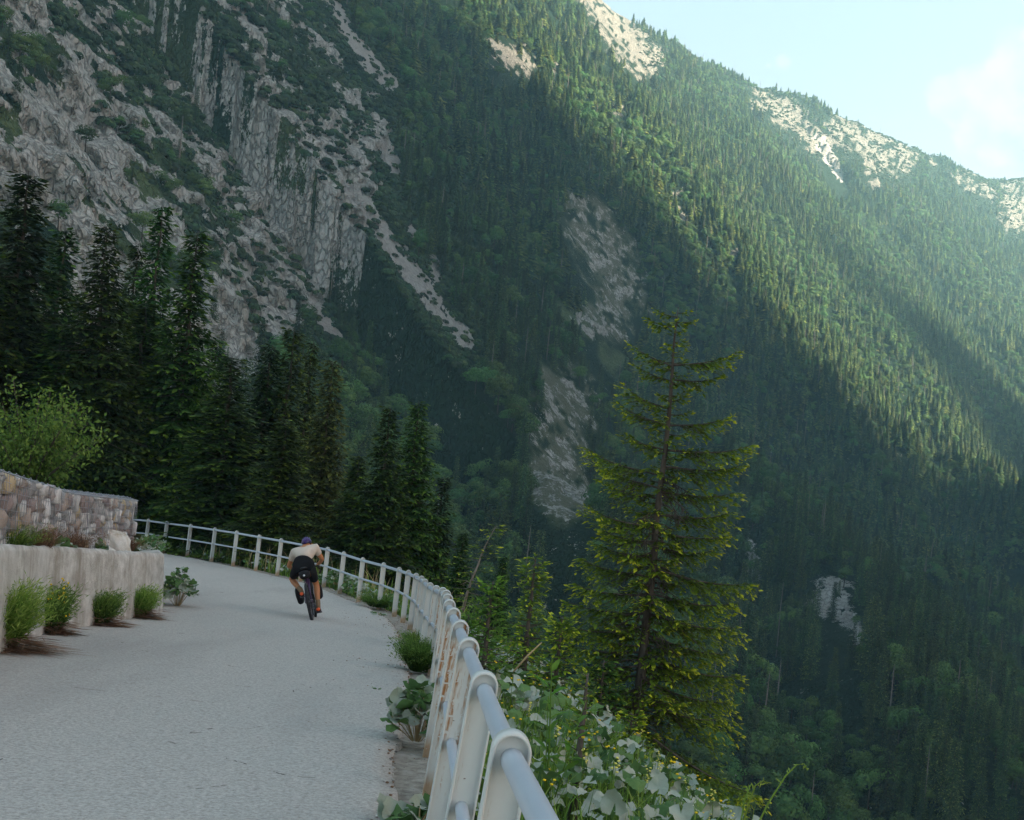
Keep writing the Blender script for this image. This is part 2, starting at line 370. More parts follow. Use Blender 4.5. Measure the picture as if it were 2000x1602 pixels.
def mountain_mat():
    m = M("mountain_ground", 0.95, 0.1)
    co = m.coord(scale=(1, 1, 0.55))
    nf = m.noise(co, 0.55, 5, 0.65); nm = m.noise(co, 0.14, 5, 0.6); nb = m.noise(m.coord(scale=(1, 1, .35)), 0.045, 4)
    forest = m.mix(nf, (0.008, 0.024, 0.012), (0.022, 0.05, 0.02))
    grass = m.mix(nf, (0.07, 0.12, 0.04), (0.19, 0.23, 0.10))
    rockc = m.ramp(m.math('ADD', m.math('MULTIPLY', nf, .65), m.math('MULTIPLY', nb, .4)), [(0.32, (0.22, 0.215, 0.195)), (0.44, (0.50, 0.49, 0.445)), (0.62, (0.66, 0.64, 0.59))])
    rockc = m.mix(m.math('MULTIPLY', m.math('SUBTRACT', nm, .52, True), 1.8, True), rockc, (0.42, 0.37, 0.29))
    rockc = m.mix(m.attr("crag"), rockc, m.mix(1.0, rockc, (0.58, 0.56, 0.52), 'MULTIPLY'))      # same limestone far off, darkened in colour to offset the strong sun
    grass = m.mix(m.math('MULTIPLY', m.attr("rubble"), .65), grass, m.mix(nm, (0.16, 0.15, 0.10), (0.36, 0.33, 0.26)))
    screec = m.mix(nf, (0.40, 0.38, 0.35), (0.64, 0.61, 0.56))
    c = m.mix(m.math('MULTIPLY', m.attr("grassy"), 0.9, True), forest, grass)
    # break the edge of the bare rock at a finer grain than the mesh
    rr = m.math('ADD', m.attr("rock"), m.math('ADD', m.math('ADD', m.math('MULTIPLY', m.math('SUBTRACT', nf, .5), 1.6), m.math('MULTIPLY', m.math('SUBTRACT', nm, .5), 1.6)), m.math('MULTIPLY', m.math('SUBTRACT', m.noise(co, 1.7, 4, .6), .5), 1.4)))
    rm = m.ramp(rr, [(0.42, (0, 0, 0)), (0.56, (1, 1, 1))])
    vo = m.n("ShaderNodeTexVoronoi", feature='DISTANCE_TO_EDGE'); vo.inputs["Scale"].default_value = .42; dv = m.n("ShaderNodeVectorMath", operation='ADD'); m.l(co, dv.inputs[0]); nv = m.n("ShaderNodeTexNoise"); nv.inputs["Scale"].default_value = .5; m.l(co, nv.inputs["Vector"]); sc3 = m.n("ShaderNodeVectorMath", operation='SCALE'); sc3.inputs[3].default_value = 3.0; m.l(nv.outputs["Color"], sc3.inputs[0]); m.l(sc3.outputs[0], dv.inputs[1]); m.l(dv.outputs[0], vo.inputs["Vector"])
    crack = m.math('MULTIPLY', vo.outputs["Distance"], 7.0, True)
    rockc = m.mix(crack, m.mix(.6, (0.05, 0.06, 0.04), rockc), rockc)
    c = m.mix(rm, c, rockc)
    sm = m.ramp(m.math('ADD', m.attr("scree"), m.math('MULTIPLY', m.math('SUBTRACT', nf, .5), .9)), [(0.45, (0, 0, 0)), (0.58, (1, 1, 1))])
    c = m.mix(sm, c, screec)
    m.color(c)
    m.bump(m.math('ADD', nf, m.math('MULTIPLY', m.math('ADD', crack, m.noise(m.coord(scale=(1, 1, .6)), 1.3, 4)), .6)), 1.0, 2.6)
    return m.m
TANTH, DGRID, ZGRID, RUN = build_mountain()

def build_shade_ridge():  # added ridge out of view, blocks the sun from foreground and lower slopes
    ys = np.linspace(-700, 1290, 260); ts = np.linspace(0, 1, 60)
    Yg, Tg = np.meshgrid(ys, ts, indexing='ij')
    H = SHADE_RIDGE_H(Yg)
    X = 560 + Tg*640
    Z = -150 + (H+150) * np.minimum(1, 1 - np.abs(Tg-.45)/.55) ** .9 + (fbm(X/120, Yg/120, 0, 91, 4)-.5)*50
    X = X + np.maximum(0, (Yg-1000))*.08
    i = (np.arange(259)[:, None]*60 + np.arange(59)[None]).ravel()
    F = np.stack([i, i+60, i+61, i+1], 1)
    m = M("shade_ridge_slope", .95, .1); nf = m.noise(m.coord(), .06, 6); m.color(m.mix(nf, (0.012, 0.035, 0.016), (0.04, 0.08, 0.03)))
    o = link("unseen_shade_ridge", mesh_np("unseen_shade_ridge", np.stack([X, Yg, Z], -1).reshape(-1, 3), F, [m.m], None, True)); tag(o, kind='structure')
def SHADE_RIDGE_H(Y):  # crest heights shaped by where shade and the lit band should fall
    return np.interp(Y, [-700, -450, -300, -180, -135, 300, 420, 790, 885, 955, 1100, 1260, 1420, 1600, 1750, 1900], [100, 130, 160, 190, 660, 760, 860, 860, 740, 180, 250, 540, 700, 700, 450, 200]) + (fbm(Y/60, 0.3, 0, 13, 3)-.5)*60
build_shade_ridge()
# ------------------------------------------------------------------ trees
def fan(base, direc, normal, length, width, droop=0.0):
    """one pointed leaf-like blade per row: 2 triangles folded along the middle"""
    base, direc, normal = (np.asarray(a, float) for a in (base, direc, normal))
    side = np.cross(direc, normal); side /= np.linalg.norm(side, axis=-1, keepdims=True) + 1e-9
    L = np.asarray(length)[..., None]; W = np.asarray(width)[..., None]
    tip = base + direc*L - np.array([0, 0, 1.0])*L*droop
    mid = base + direc*L*.45 + normal*W*.15
    a = mid + side*W*.5 - normal*W*.2; b = mid - side*W*.5 - normal*W*.2
    n = len(base); V = np.stack([base, a, tip, b], 1).reshape(-1, 3); i = np.arange(n)*4
    return V, np.stack([i, i+1, i+2, i+3], 1)

def conifer(seed, H, R, nb, twig_gap, tuft, tufts_per, droop=0.25, upturn=0.3, profile=None, bare=0.0, h0=0.06, thin=1.0, tipcol=1.0, dead=0, branches=None, bend=(0, 0), wood=True, tw=1.0, bw=(.34, .18), hang=.10, tr=1.0):
    """returns (trunk Geo, crown Geo). Branches with side twigs that carry needle blades."""
    r = np.random.default_rng(seed); T, K = Geo(), Geo()
    hs = np.linspace(0, 1, 14); cx = bend[0]*hs**2 + (r.random(14)-.5)*.010*H*hs; cy = bend[1]*hs**2 + (r.random(14)-.5)*.010*H*hs
    axis = np.stack([cx, cy, hs*H], 1)
    V, F = tube(axis, ((0.0085*H+.02)*(1-hs)**.8)*tr + .005, 8); T.add(V, F, .3)
    if profile is None: profile = lambda q: (1-q)**.85*(.35+.65*min(1, q/.12))
    blist = branches
    if blist is None:
        blist = []
        for i in range(nb):
            q = h0 + (1-h0)*((i + r.random()*.8)/nb)**1.05
            if q > .995: continue
            az = i*2.39996 + r.normal()*.35
            blist.append((q, az, R*profile(q)*(.72+.5*r.random()), r.normal()*.07))
    for (q, az, L, jd) in blist:
        if L < .05: L = .05 + .02*H*.1
        p0 = np.array([np.interp(q, hs, cx), np.interp(q, hs, cy), q*H])
        ns = 7; s = np.linspace(0, 1, ns)
        up0 = .35*q - .12 + jd                      # young branches rise, old ones hang
        bz = L*(up0*s - droop*(1-.6*q)*s**1.5 + upturn*.5*s**3)
        waz = az + (r.normal()*.12)*s + .1*np.sin(s*5+r.random()*6)*.5
        bx = np.cos(waz)*s*L; by = np.sin(waz)*s*L
        path = p0 + np.stack([bx, by, bz], 1)
        if wood:
            Vb, Fb = tube(path, (.006 + .011*L)*(1-s*.85), 4, False); T.add(Vb, Fb, .3)
        nt = max(3, int(L/twig_gap)); t = (np.arange(nt)+r.random(nt)*.9)/nt; t = bare + (1-bare)*t
        t = np.clip(t, 0.02, 1.0)
        pos = np.stack([np.interp(t, s, path[:, k]) for k in range(3)], 1)
        d = np.stack([np.interp(t, s, np.gradient(path[:, k], s)) for k in range(3)], 1); d /= np.linalg.norm(d, axis=1)[:, None]
        sgn = np.where(np.arange(nt) % 2 == 0, 1.0, -1.0); sd = np.cross(d, [0, 0, 1.0]); sd /= np.linalg.norm(sd, axis=1)[:, None]+1e-9
        tl = tw*L*(.12+.42*(1-t)**.8*np.minimum(1, t*4+.3))*(.6+.7*r.random(nt)); tl = np.maximum(tl, tuft*1.3)
        keep = r.random(nt) < thin
        td = d*.75 + sd*sgn[:, None]*(.75+.3*r.random(nt)[:, None]) + np.array([0, 0, 1.0])*(r.normal(size=(nt, 1))*.16-hang)
        td /= np.linalg.norm(td, axis=1)[:, None]
        pos = np.concatenate([pos[keep], path[-1:]-d[-1:]*.02]); td = np.concatenate([td[keep], d[-1:]]); tl = np.concatenate([tl[keep], [tuft*1.6]]); tt = np.concatenate([t[keep], [1]])
        n = len(pos); m = tufts_per
        # needle blades along each twig
        f = (np.arange(m)[None]+r.random((n, m)))/m
        nseg = np.maximum(1, np.minimum(m, np.ceil(tl/tuft*1.6))).astype(int)
        ok = np.arange(m)[None] < nseg[:, None]; f = np.where(ok, (np.arange(m)[None]+r.random((n, m)))/nseg[:, None], 0)
        sag = np.array([0, 0, 1.0])*(-(f**2)*tl[:, None]*.28)[..., None]
        bp = pos[:, None] + td[:, None]*(f*tl[:, None])[..., None] + sag
        az2 = r.random((n, m))*2*math.pi
        s2 = np.cross(td, [0, 0, 1.0]); s2 /= np.linalg.norm(s2, axis=1)[:, None]+1e-9; u2 = np.cross(s2, td)
        bd = td[:, None]*.8 + s2[:, None]*(np.cos(az2)*.75)[..., None] + u2[:, None]*(np.sin(az2)*.35-.05)[..., None]
        bd /= np.linalg.norm(bd, axis=-1, keepdims=True)
        nn = u2[:, None] + r.normal(size=(n, m, 3))*.35; nn /= np.linalg.norm(nn, axis=-1, keepdims=True)
        Lb = tuft*(.7+.7*r.random((n, m))); Wb = Lb*(bw[0]+bw[1]*r.random((n, m)))
        sel = ok.ravel()
        Vn, Fn = fan(bp.reshape(-1, 3)[sel], bd.reshape(-1, 3)[sel], nn.reshape(-1, 3)[sel], Lb.ravel()[sel], Wb.ravel()[sel], .12)
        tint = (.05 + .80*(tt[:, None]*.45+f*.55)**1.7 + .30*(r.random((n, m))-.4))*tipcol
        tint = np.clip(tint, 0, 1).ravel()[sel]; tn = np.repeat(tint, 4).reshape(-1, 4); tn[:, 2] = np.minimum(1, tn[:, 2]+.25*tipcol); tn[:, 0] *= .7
        K.add(Vn, Fn, tn.ravel())
        if wood and tuft < .14:
            for k in np.nonzero(tl > .25)[0][:14]:
                e = pos[k] + td[k]*tl[k]*.9 - np.array([0, 0, 1])*tl[k]*.22
                T.add(*tube(np.array([pos[k], (pos[k]+e)/2+np.array([0, 0, .03*tl[k]]), e]), [.006, .004, .002], 3, False), .5)
    for k in range(dead):                           # bare grey twigs near the stem
        q = .02 + .62*r.random(); az = r.random()*6.28; L = R*(.18+.32*r.random())*(1-q*.5); p0 = np.array([np.interp(q, hs, cx), np.interp(q, hs, cy), q*H])
        e = p0 + np.array([math.cos(az)*L, math.sin(az)*L, -L*(.15+.45*r.random())]); mth = (p0+e)/2 + np.array([0, 0, .1*L])
        T.add(*tube(np.array([p0, mth, e]), [.014, .009, .004], 3, False), .8)
        for j in range(9):
            a = mth + (e-mth)*r.random(); T.add(*tube(np.array([a, a+np.array([r.normal()*.10, r.normal()*.10, -.08-.28*r.random()])*L*1.1]), [.005, .002], 3, False), .9)
    return T, K

def far_conifer(seed, H=20, slim=.16, rag=1.0):
    """distant spruce: many drooping pointed boughs set in a spiral"""
    r = np.random.default_rng(seed); K = Geo(); T = Geo(); n = 210
    T.add(*tube(np.array([[0, 0, -3], [0, 0, H*.3], [0, 0, H]]), [.24, .18, .02], 5), .1)
    q = (np.arange(n)+r.random(n))/n; q = q**1.1; z = H*(.05+.93*q); gap = fbm(q*9, seed, 0, seed, 2)
    L = H*slim*((1-q)**.8+.04)*(.62+.75*r.random(n))*(.75+.5*gap); az = np.arange(n)*2.39996+r.normal(size=n)*.3
    d = np.stack([np.cos(az), np.sin(az), -.25-.45*(1-q)+.3*r.normal(size=n)*.4], 1)
    side = np.stack([-np.sin(az), np.cos(az), 0*az], 1); base = np.stack([0*az, 0*az, z], 1); w = (.30*L+.012*H)
    m1 = base+d*(L*.6)[:, None]+side*w[:, None]; m2 = base+d*(L*.6)[:, None]-side*w[:, None]; m1[:, 2] -= .018*H; m2[:, 2] -= .018*H
    tip = base+d*L[:, None]; up = base+d*(L*.55)[:, None]; up[:, 2] += .010*H
    V = np.stack([base, m1, tip, m2, up], 1).reshape(-1, 3); j = np.arange(n)*5
    F = np.concatenate([np.stack([j, j+1, j+4], 1), np.stack([j+1, j+2, j+4], 1), np.stack([j+2, j+3, j+4], 1), np.stack([j+3, j, j+4], 1)])
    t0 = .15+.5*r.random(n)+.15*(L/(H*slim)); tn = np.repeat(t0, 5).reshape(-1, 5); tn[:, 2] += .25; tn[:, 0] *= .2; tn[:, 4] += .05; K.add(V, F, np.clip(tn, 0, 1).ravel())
    K.add(*tube(np.array([[0, 0, H*.90], [0, 0, H*1.03]]), [.012*H, .001], 4), .6)
    return T, K
def far_broadleaf(seed, H=15, n=1000):
    r = np.random.default_rng(seed); K = Geo(); T = Geo()
    T.add(*tube(np.array([[0, 0, -2], [.2, .1, H*.35], [0, 0, H*.7]]), [.3, .2, .08], 5), .3)
    lob = [(r.normal()*H*.13, r.normal()*H*.13, H*(.42+.42*r.random()), H*(.14+.10*r.random())) for _ in range(8)]
    c = np.array([lob[i % 8][:3] for i in range(n)]); R = np.array([lob[i % 8][3] for i in range(n)])
    d = r.normal(size=(n, 3)); d /= np.linalg.norm(d, axis=1)[:, None]; d[:, 2] = np.abs(d[:, 2])*1.0-.25
    p = c + d*R[:, None]*(.8+.3*r.random(n))[:, None]
    t = np.cross(d, r.normal(size=(n, 3))); t /= np.linalg.norm(t, axis=1)[:, None]+1e-9
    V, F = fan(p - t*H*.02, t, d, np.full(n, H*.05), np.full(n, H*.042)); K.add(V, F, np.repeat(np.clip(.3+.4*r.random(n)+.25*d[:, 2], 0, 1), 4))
    return T, K
def krummholz(seed):
    r = np.random.default_rng(seed); K = Geo(); n = 70
    d = r.normal(size=(n, 3)); d /= np.linalg.norm(d, axis=1)[:, None]; d[:, 2] = np.abs(d[:, 2]); p = d*np.array([1.7, 1.7, 1.2])*(.75+.35*r.random(n))[:, None]
    t = np.cross(d, r.normal(size=(n, 3))); t /= np.linalg.norm(t, axis=1)[:, None]
    K.add(*fan(p-t*.4, t, d, np.full(n, 1.0), np.full(n, .8)), np.repeat(.15+.5*r.random(n), 4)); return Geo(), K

protos = []                                          # (trunk mesh, crown mesh, natural height)
def join_geo(T, K):
    G = Geo()
    for src, m in ((T, 1), (K, 0)):
        for V, F, t in zip(src.V, src.F, src.T): G.V.append(V); G.T.append(t)
        for F in src.F: G.F.append(F + (G.n)); G.M.append(np.full(len(F), m))
        G.n += src.n
    return G
pc = bpy.data.collections.new("tree_kinds")          # not linked to the scene: only source shapes
def add_proto(T, K, H, leafmat):
    i = len(protos)
    tm = T.mesh("forest_trunk", [MAT['bark']]) if T.V else None; km = K.mesh("forest_crown", [leafmat])
    G = join_geo(T, K); me = G.mesh("forest_tree", [leafmat, MAT['bark']])
    o = bpy.data.objects.new("kind_%02d" % i, me); pc.objects.link(o); protos.append((tm, km, H))
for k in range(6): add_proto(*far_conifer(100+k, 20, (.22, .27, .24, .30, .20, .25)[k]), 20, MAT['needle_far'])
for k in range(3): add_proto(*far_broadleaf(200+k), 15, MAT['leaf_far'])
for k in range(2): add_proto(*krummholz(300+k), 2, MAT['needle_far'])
# a bare dead stem
Td = Geo(); Td.add(*tube(np.array([[0, 0, -2], [.1, 0, 9], [.25, .1, 19]]), [.28, .2, .05], 5), .8)
rr_ = np.random.default_rng(5)
for k in range(26):
    z = 5+13*rr_.random(); a = rr_.random()*6.3; L = 1.6*(1-z/24); Td.add(*tube(np.array([[.1, 0, z], [math.cos(a)*L, math.sin(a)*L, z-.2]]), [.07, .02], 3, False), .8)
o = bpy.data.objects.new("kind_%02d" % len(protos), Td.mesh("dead_tree", [MAT['bark_grey']])); pc.objects.link(o); protos.append((o.data, None, 19))

for k in range(3):                                    # finer ones for the nearest slopes
    T_, K_ = conifer(700+k, 20, (2.7, 3.3, 2.3)[k], 150, .24, .50, 5, droop=.6, upturn=.3, profile=lambda q: (1-q)**.95*(.6+.4*min(1, q/.15))*(.8+.3*math.sin(q*33+k)**2), bare=.02, h0=.05, bw=(.36, .25), hang=.35, wood=False)
    add_proto(T_, K_, 20, MAT['needle_far'])

def place_forest():
    r = np.random.default_rng(77)
    N = 150000
    Dm, D0 = 2330., 100.
    th = np.radians(r.uniform(-25.5, 25.5, N)); D = np.sqrt(r.uniform(D0**2, Dm**2, N)); 
    X, Y = np.tan(th)*D, D
    # hidden ones out, using the horizon of every direction
    ti = np.clip(np.searchsorted(TANTH, np.tan(th)), 0, len(TANTH)-1); di = np.clip(np.searchsorted(DGRID, D), 1, len(DGRID)-1)
    z0 = ZGRID[ti, di]; vis = (z0+16)/D > RUN[ti, np.maximum(di-1, 0)] - .004
    u, v = proj(np.stack([X, Y, z0], -1)); vis &= (u > -120) & (u < 2120) & (v > -120) & (v < 1900)
    X, Y = X[vis], Y[vis]; Z = np.concatenate([z_far(X[i:i+50000], Y[i:i+50000]) for i in range(0, len(X), 50000)])
    rock, scree, grass, rub = cover(X, Y, Z); u, v = proj(np.stack([X, Y, Z], -1))
    cl = poly_in(u, v, CLIFF) & (Y < 820)
    n3 = fbm(X/45, Y/45, Z/60, 5, 3); n4 = fbm(X/70, Y/70, 0, 15, 3)
    gap_ = smooth(.36, .50, fbm(X/24, Y/24, 0, 151, 3)); p = .45+.55*gap_; p[cl] = .55*smooth(.42, .58, n3[cl]) + .12
    p *= (1-rock*.96)*(1-scree)*(1-np.clip(rub*1.2, 0, 1))*(1-np.clip(strokes(u, v, GRASSY, .5)*.8, 0, 1))
    # tree line thins out towards the ridge
    crag = strokes(u, v, [(a, w*1.5) for a, w in CRAG], .6); p *= 1-.75*crag
    dens = np.interp(Y, [100, 300, 700, 1200, 2500], [1, 1, 1.0, 1.0, .95])
    # a tree standing right below a bare patch would hide it: keep those stretches open
    for k_, w_ in ((.45, .95), (.9, .95), (1.35, .9), (1.8, .8)):
        vv = v - 16*FPX/Y*k_; bl = np.maximum(strokes(u, vv, [(a, w*1.3) for a, w in SCREE], .3), strokes(u, vv, RUBBLE, .3)*.9); bl = np.maximum(bl, strokes(u, vv, [(a, w*.8) for a, w in CRAG], .3)*.8)
        p *= 1-w_*bl
    keep = r.random(len(X)) < p*dens
    X, Y, Z, u, v, cl, n4, n3 = (a[keep] for a in (X, Y, Z, u, v, cl, n4, n3)); n = len(X)
    kind = r.integers(0, 6, n); broad = r.random(n) < np.where(Y < 900, .28, .16)+.55*smooth(.52, .60, n4)
    kind = np.where(broad, r.integers(6, 9, n), kind)
    hgt = (8+14*np.clip(.5+.9*(fbm(X/38, Y/38, 0, 161, 2)-.5)+.28*r.normal(size=n), 0, 1))*np.where(broad, .62, 1)*(.8+.4*n3)*np.interp(Y, [100, 500, 1500, 2200], [1.12, 1.0, .75, .42])
    hgt = np.where(cl, hgt*.62, hgt)
    young = r.random(n) < .35; hgt = np.where(young, hgt*r.uniform(.4, .7, n), hgt)
    top = smooth(.08, .0, np.abs(strokes(u, v, [([(1100,0),(1290,86),(1480,186),(1780,290),(1940,352)], 45)], 1)-1)); hgt = hgt*(1-.35*top)
    near_ = (Y < 620) & (kind < 6); kind = np.where(near_, 12+kind//2, kind)
    dead = r.random(n) < .022; kind = np.where(dead, 11, kind); hgt = np.where(dead, 17, hgt)
    nat = np.array([p_[2] for p_ in protos])[kind]; sc = hgt/nat; sx = sc*r.uniform(.85, 1.25, n)*np.where(hgt < 10, 1.25, 1)
    # low scrub on the cliff, scree edges and ridge
    m2 = 130000; X2 = r.uniform(-330, 60, m2); Y2 = r.uniform(330, 820, m2)
    z2 = np.concatenate([z_far(X2[i:i+50000], Y2[i:i+50000]) for i in range(0, m2, 50000)]); u2, v2 = proj(np.stack([X2, Y2, z2], -1))
    rk2, sc2, g2, _ = cover(X2, Y2, z2)
    t2 = np.clip(np.searchsorted(TANTH, X2/Y2), 0, len(TANTH)-1); d2 = np.clip(np.searchsorted(DGRID, Y2), 1, len(DGRID)-1)
    ok = (u2 > -60) & (u2 < 960) & (v2 > -60) & (v2 < 900) & ((z2+4)/Y2 > RUN[t2, d2-1]-.004) & (r.random(m2) < (1-g2*.5)*np.where(rk2 > .5, .11, .5)*(1-.9*sc2))
    ok &= poly_in(u2, v2, [(-400,-400),(800,-400),(960,500),(960,720),(-400,900)])
    cx = r.uniform(100, 900, 30000); cy = r.uniform(1350, 2200, 30000); cz = z_far(cx*1.0, cy); uu, vv = proj(np.stack([cx, cy, cz], -1)); okc = (strokes(uu, vv, [(a, w*1.6) for a, w in CRAG+RUBBLE], .6) > .1) & (r.random(30000) < .7)
    X = np.concatenate([X, X2[ok], cx[okc]]); Y = np.concatenate([Y, Y2[ok], cy[okc]]); Z = np.concatenate([Z, z2[ok], cz[okc]])
    k2 = ok.sum()+okc.sum(); s2 = r.uniform(.5, 1.5, k2)
    kind = np.concatenate([kind, r.integers(9, 11, k2)]); sc = np.concatenate([sc, s2]); sx = np.concatenate([sx, s2*1.1]); hgt = np.concatenate([hgt, s2*2])
    return X, Y, Z, kind, sc, sx, hgt

def forest():
    X, Y, Z, kind, sc, sx, hgt = place_forest(); r = np.random.default_rng(4)
    rot = r.random(len(X))*6.283
    u, v = proj(np.stack([X, Y, Z+hgt*.6], -1)); inside = (u > 5) & (u < 1995) & (v > 5) & (v < 1590) & ~((u < 760) & (v > 600)) & ~((u < 1000) & (v > 1000)) & ~((u < 1450) & (v > 1180)) & ((kind < 9) | (kind > 11))
    ti = np.clip(np.searchsorted(TANTH, X/Y), 0, len(TANTH)-1); di = np.clip(np.searchsorted(DGRID, Y), 1, len(DGRID)-1)
    openv = (Z+hgt*.5)/Y > RUN[ti, np.maximum(di-1, 0)]+.002
    px = hgt/Y*inside*openv; order = np.argsort(-px)[:290]; single = np.zeros(len(X), bool); single[order] = True
    print("forest trees", len(X), "min single px", px[order[-1]]*FPX)
    where = [("dark valley spruce among the lowest trees at the bottom right corner", lambda u, v: v > 1330),
             ("spruce of the forested slope behind the big foreground spruce", lambda u, v: (v <= 1330) & (u > 1050)),
             ("spruce growing on the pale rock wall or its grassy ledges", lambda u, v: u < 700),
             ("spruce in the shaded wood below the scree and rubble slopes", lambda u, v: u < 99999)]
    nameof = {}
    for i in order:
        k = kind[i]; tm, km, nat = protos[k]
        kindname = "broadleaf_tree" if 6 <= k < 9 else "spruce_tree"
        for (lab, f), grp in zip(where, ("at the valley bottom", "of the slope behind the big spruce", "on the rock wall", "of the shaded wood")):
            if f(u[i], v[i]): break
        if 6 <= k < 9: lab = lab.replace("spruce", "round crowned broadleaf tree", 1)
        t = thing(kindname, lab, "tree", (X[i], Y[i], Z[i]-.5), rot[i], ("broadleaf trees " if 6 <= k < 9 else "spruces ") + grp); t.scale = (sx[i], sx[i], sc[i])
        link("crown", km, t); link("trunk", tm, t)
    keep = ~single; n = keep.sum()
    me = bpy.data.meshes.new("forest"); me.vertices.add(n); me.vertices.foreach_set("co", np.stack([X[keep], Y[keep], Z[keep]-.5], 1).astype(np.float32).ravel())
    for nm, typ, arr in (("kind_i", 'INT', kind[keep].astype(np.int32)), ("rz", 'FLOAT', rot[keep].astype(np.float32))):
        a = me.attributes.new(nm, typ, 'POINT'); a.data.foreach_set("value", arr)
    a = me.attributes.new("sv", 'FLOAT_VECTOR', 'POINT'); a.data.foreach_set("vector", np.stack([sx[keep], sx[keep], sc[keep]], 1).astype(np.float32).ravel())
    o = link("forest", me); tag(o, "dense dark conifer forest covering the mountain slope", "forest", kind='stuff')
    ng = bpy.data.node_groups.new("forest_nodes", 'GeometryNodeTree')
    ng.interface.new_socket("Geometry", in_out='INPUT', socket_type='NodeSocketGeometry'); ng.interface.new_socket("Geometry", in_out='OUTPUT', socket_type='NodeSocketGeometry')
    N, L = ng.nodes, ng.links; gi, go = N.new("NodeGroupInput"), N.new("NodeGroupOutput")
    ci = N.new("GeometryNodeCollectionInfo"); ci.inputs[0].default_value = pc; ci.inputs["Separate Children"].default_value = True; ci.inputs["Reset Children"].default_value = True
    iop = N.new("GeometryNodeInstanceOnPoints"); iop.inputs["Pick Instance"].default_value = True
    def na(nm, dt):
        q = N.new("GeometryNodeInputNamedAttribute"); q.data_type = dt; q.inputs[0].default_value = nm; return q.outputs[0]
    cb = N.new("ShaderNodeCombineXYZ"); L.new(na("rz", 'FLOAT'), cb.inputs[2])
    L.new(gi.outputs[0], iop.inputs["Points"]); L.new(ci.outputs[0], iop.inputs["Instance"]); L.new(na("kind_i", 'INT'), iop.inputs["Instance Index"])
    L.new(cb.outputs[0], iop.inputs["Rotation"]); L.new(na("sv", 'FLOAT_VECTOR'), iop.inputs["Scale"]); L.new(iop.outputs[0], go.inputs[0])
    md = o.modifiers.new("trees", 'NODES'); md.node_group = ng
forest()
# ------------------------------------------------------------------ the near slope, road and kerb
RAILPX = [(1005.6,1425.5),(950.5,1310),(919.4,1245),(902,1211),(888.4,1187),(880,1171),(876,1160),(873,1152.5),(866,1147.5),(853,1143.7),(841,1138),(831,1131),(824,1125),(813.7,1119.6),(798.5,1113.7),(780.6,1108),(750,1099),(709.3,1089),(672.3,1077.5),(640.8,1068.5),(595,1060),(549.8,1051.7),(507.3,1044.4),(463,1036.8),(420.5,1030.6),(372.9,1023.8),(326.6,1018),(290.6,1013.3)]
RAILD = [3.08,4.44,5.75,7.15,8.5,9.95,11.4,12.9,14.4,15.9,17.5,19.1,20.7,22.4,24.1,25.7,27.3,28.9,30.3,31.6,32.9,34.1,35.2,36.3,37.4,38.5,39.6,40.6]
TOP = np.array([un(u, v, D) for (u, v), D in zip(RAILPX, RAILD)])
TOP = np.concatenate([np.array([[0.20, 1.70, -0.64], [.33, .35, -.48], [.47, -1.0, -.32], [.6, -2.4, -.15], [.75, -3.8, .02]])[::-1], TOP, np.array([[-12.9, 41.7, -4.98], [-14.2, 42.7, -5.1], [-15.6, 43.6, -5.2]])])
NBACK = 5
BASE = TOP - np.array([0, 0, 1.0])
PATH2 = BASE[:, :2]
def fence_coord(X, Y):
    """signed distance outside the rail line (+ = valley side) and the kerb height there"""
    X = np.asarray(X, float); Y = np.asarray(Y, float)
    bd = np.full(X.shape, 1e9); bs = np.zeros(X.shape); bz = np.zeros(X.shape)
    P = BASE.copy(); P[0] = P[1] + (P[0]-P[1])*30; P[-1] = P[-2] + (P[-1]-P[-2])*40
    for i, (a, b) in enumerate(zip(P[:-1], P[1:])):
        d = b-a; L2 = d[0]**2+d[1]**2; t = np.clip(((X-a[0])*d[0]+(Y-a[1])*d[1])/L2, 0, 1)
        qx, qy = X-a[0]-t*d[0], Y-a[1]-t*d[1]; dist = np.hypot(qx, qy); m = dist < bd
        bd = np.where(m, dist, bd); cr2 = d[0]*qy-d[1]*qx; bs = np.where(m, np.where(cr2 < 0, 1.0, -1.0), bs); bz = np.where(m, a[2]+t*d[2], bz)
    return bd*bs, bz
def z_road(X, Y):
    X = np.asarray(X, float); Y = np.asarray(Y, float)
    return -1.43 - .121*Y + .060*np.maximum(0, -X-2.2)*smooth(16, 34, Y)
_b = z_road(BASE[:, 0], BASE[:, 1]); ZOFF = BASE[:, 2]-_b
def road_h(X, Y):
    t, bz = fence_coord(X, Y)
    zr = z_road(X, Y); w = smooth(2.2, 0.2, np.abs(t)); return zr*(1-w) + (bz)*w, t, bz
def z_near(X, Y):
    zr, t, bz = road_h(X, Y)
    tt = np.maximum(t, 0); prof = np.where(tt < 1.3, .13*tt, .17+.62*(tt-1.3)) + np.maximum(tt-40, 0)*.1
    bumps = (fbm(np.asarray(X)/1.1, np.asarray(Y)/1.1, 0, 101, 3)-.5)*.30*smooth(.2, 1.2, tt) + (fbm(np.asarray(X)/7, np.asarray(Y)/7, 0, 103, 3)-.5)*1.8*smooth(2, 9, tt)
    z = np.where(t > .16, bz - .06 - prof + bumps, zr*0 + np.minimum(zr, bz) - .22)
    return np.maximum(z, -148)
def hit(u, v, lo=1.5, hi=60):
    """where the sight line through a pixel meets the road sheet"""
    for _ in range(50):
        m = (lo+hi)/2; p = un(u, v, m); 
        if p[2] > float(z_road(p[0], p[1])): lo = m
        else: hi = m
    return un(u, v, lo)

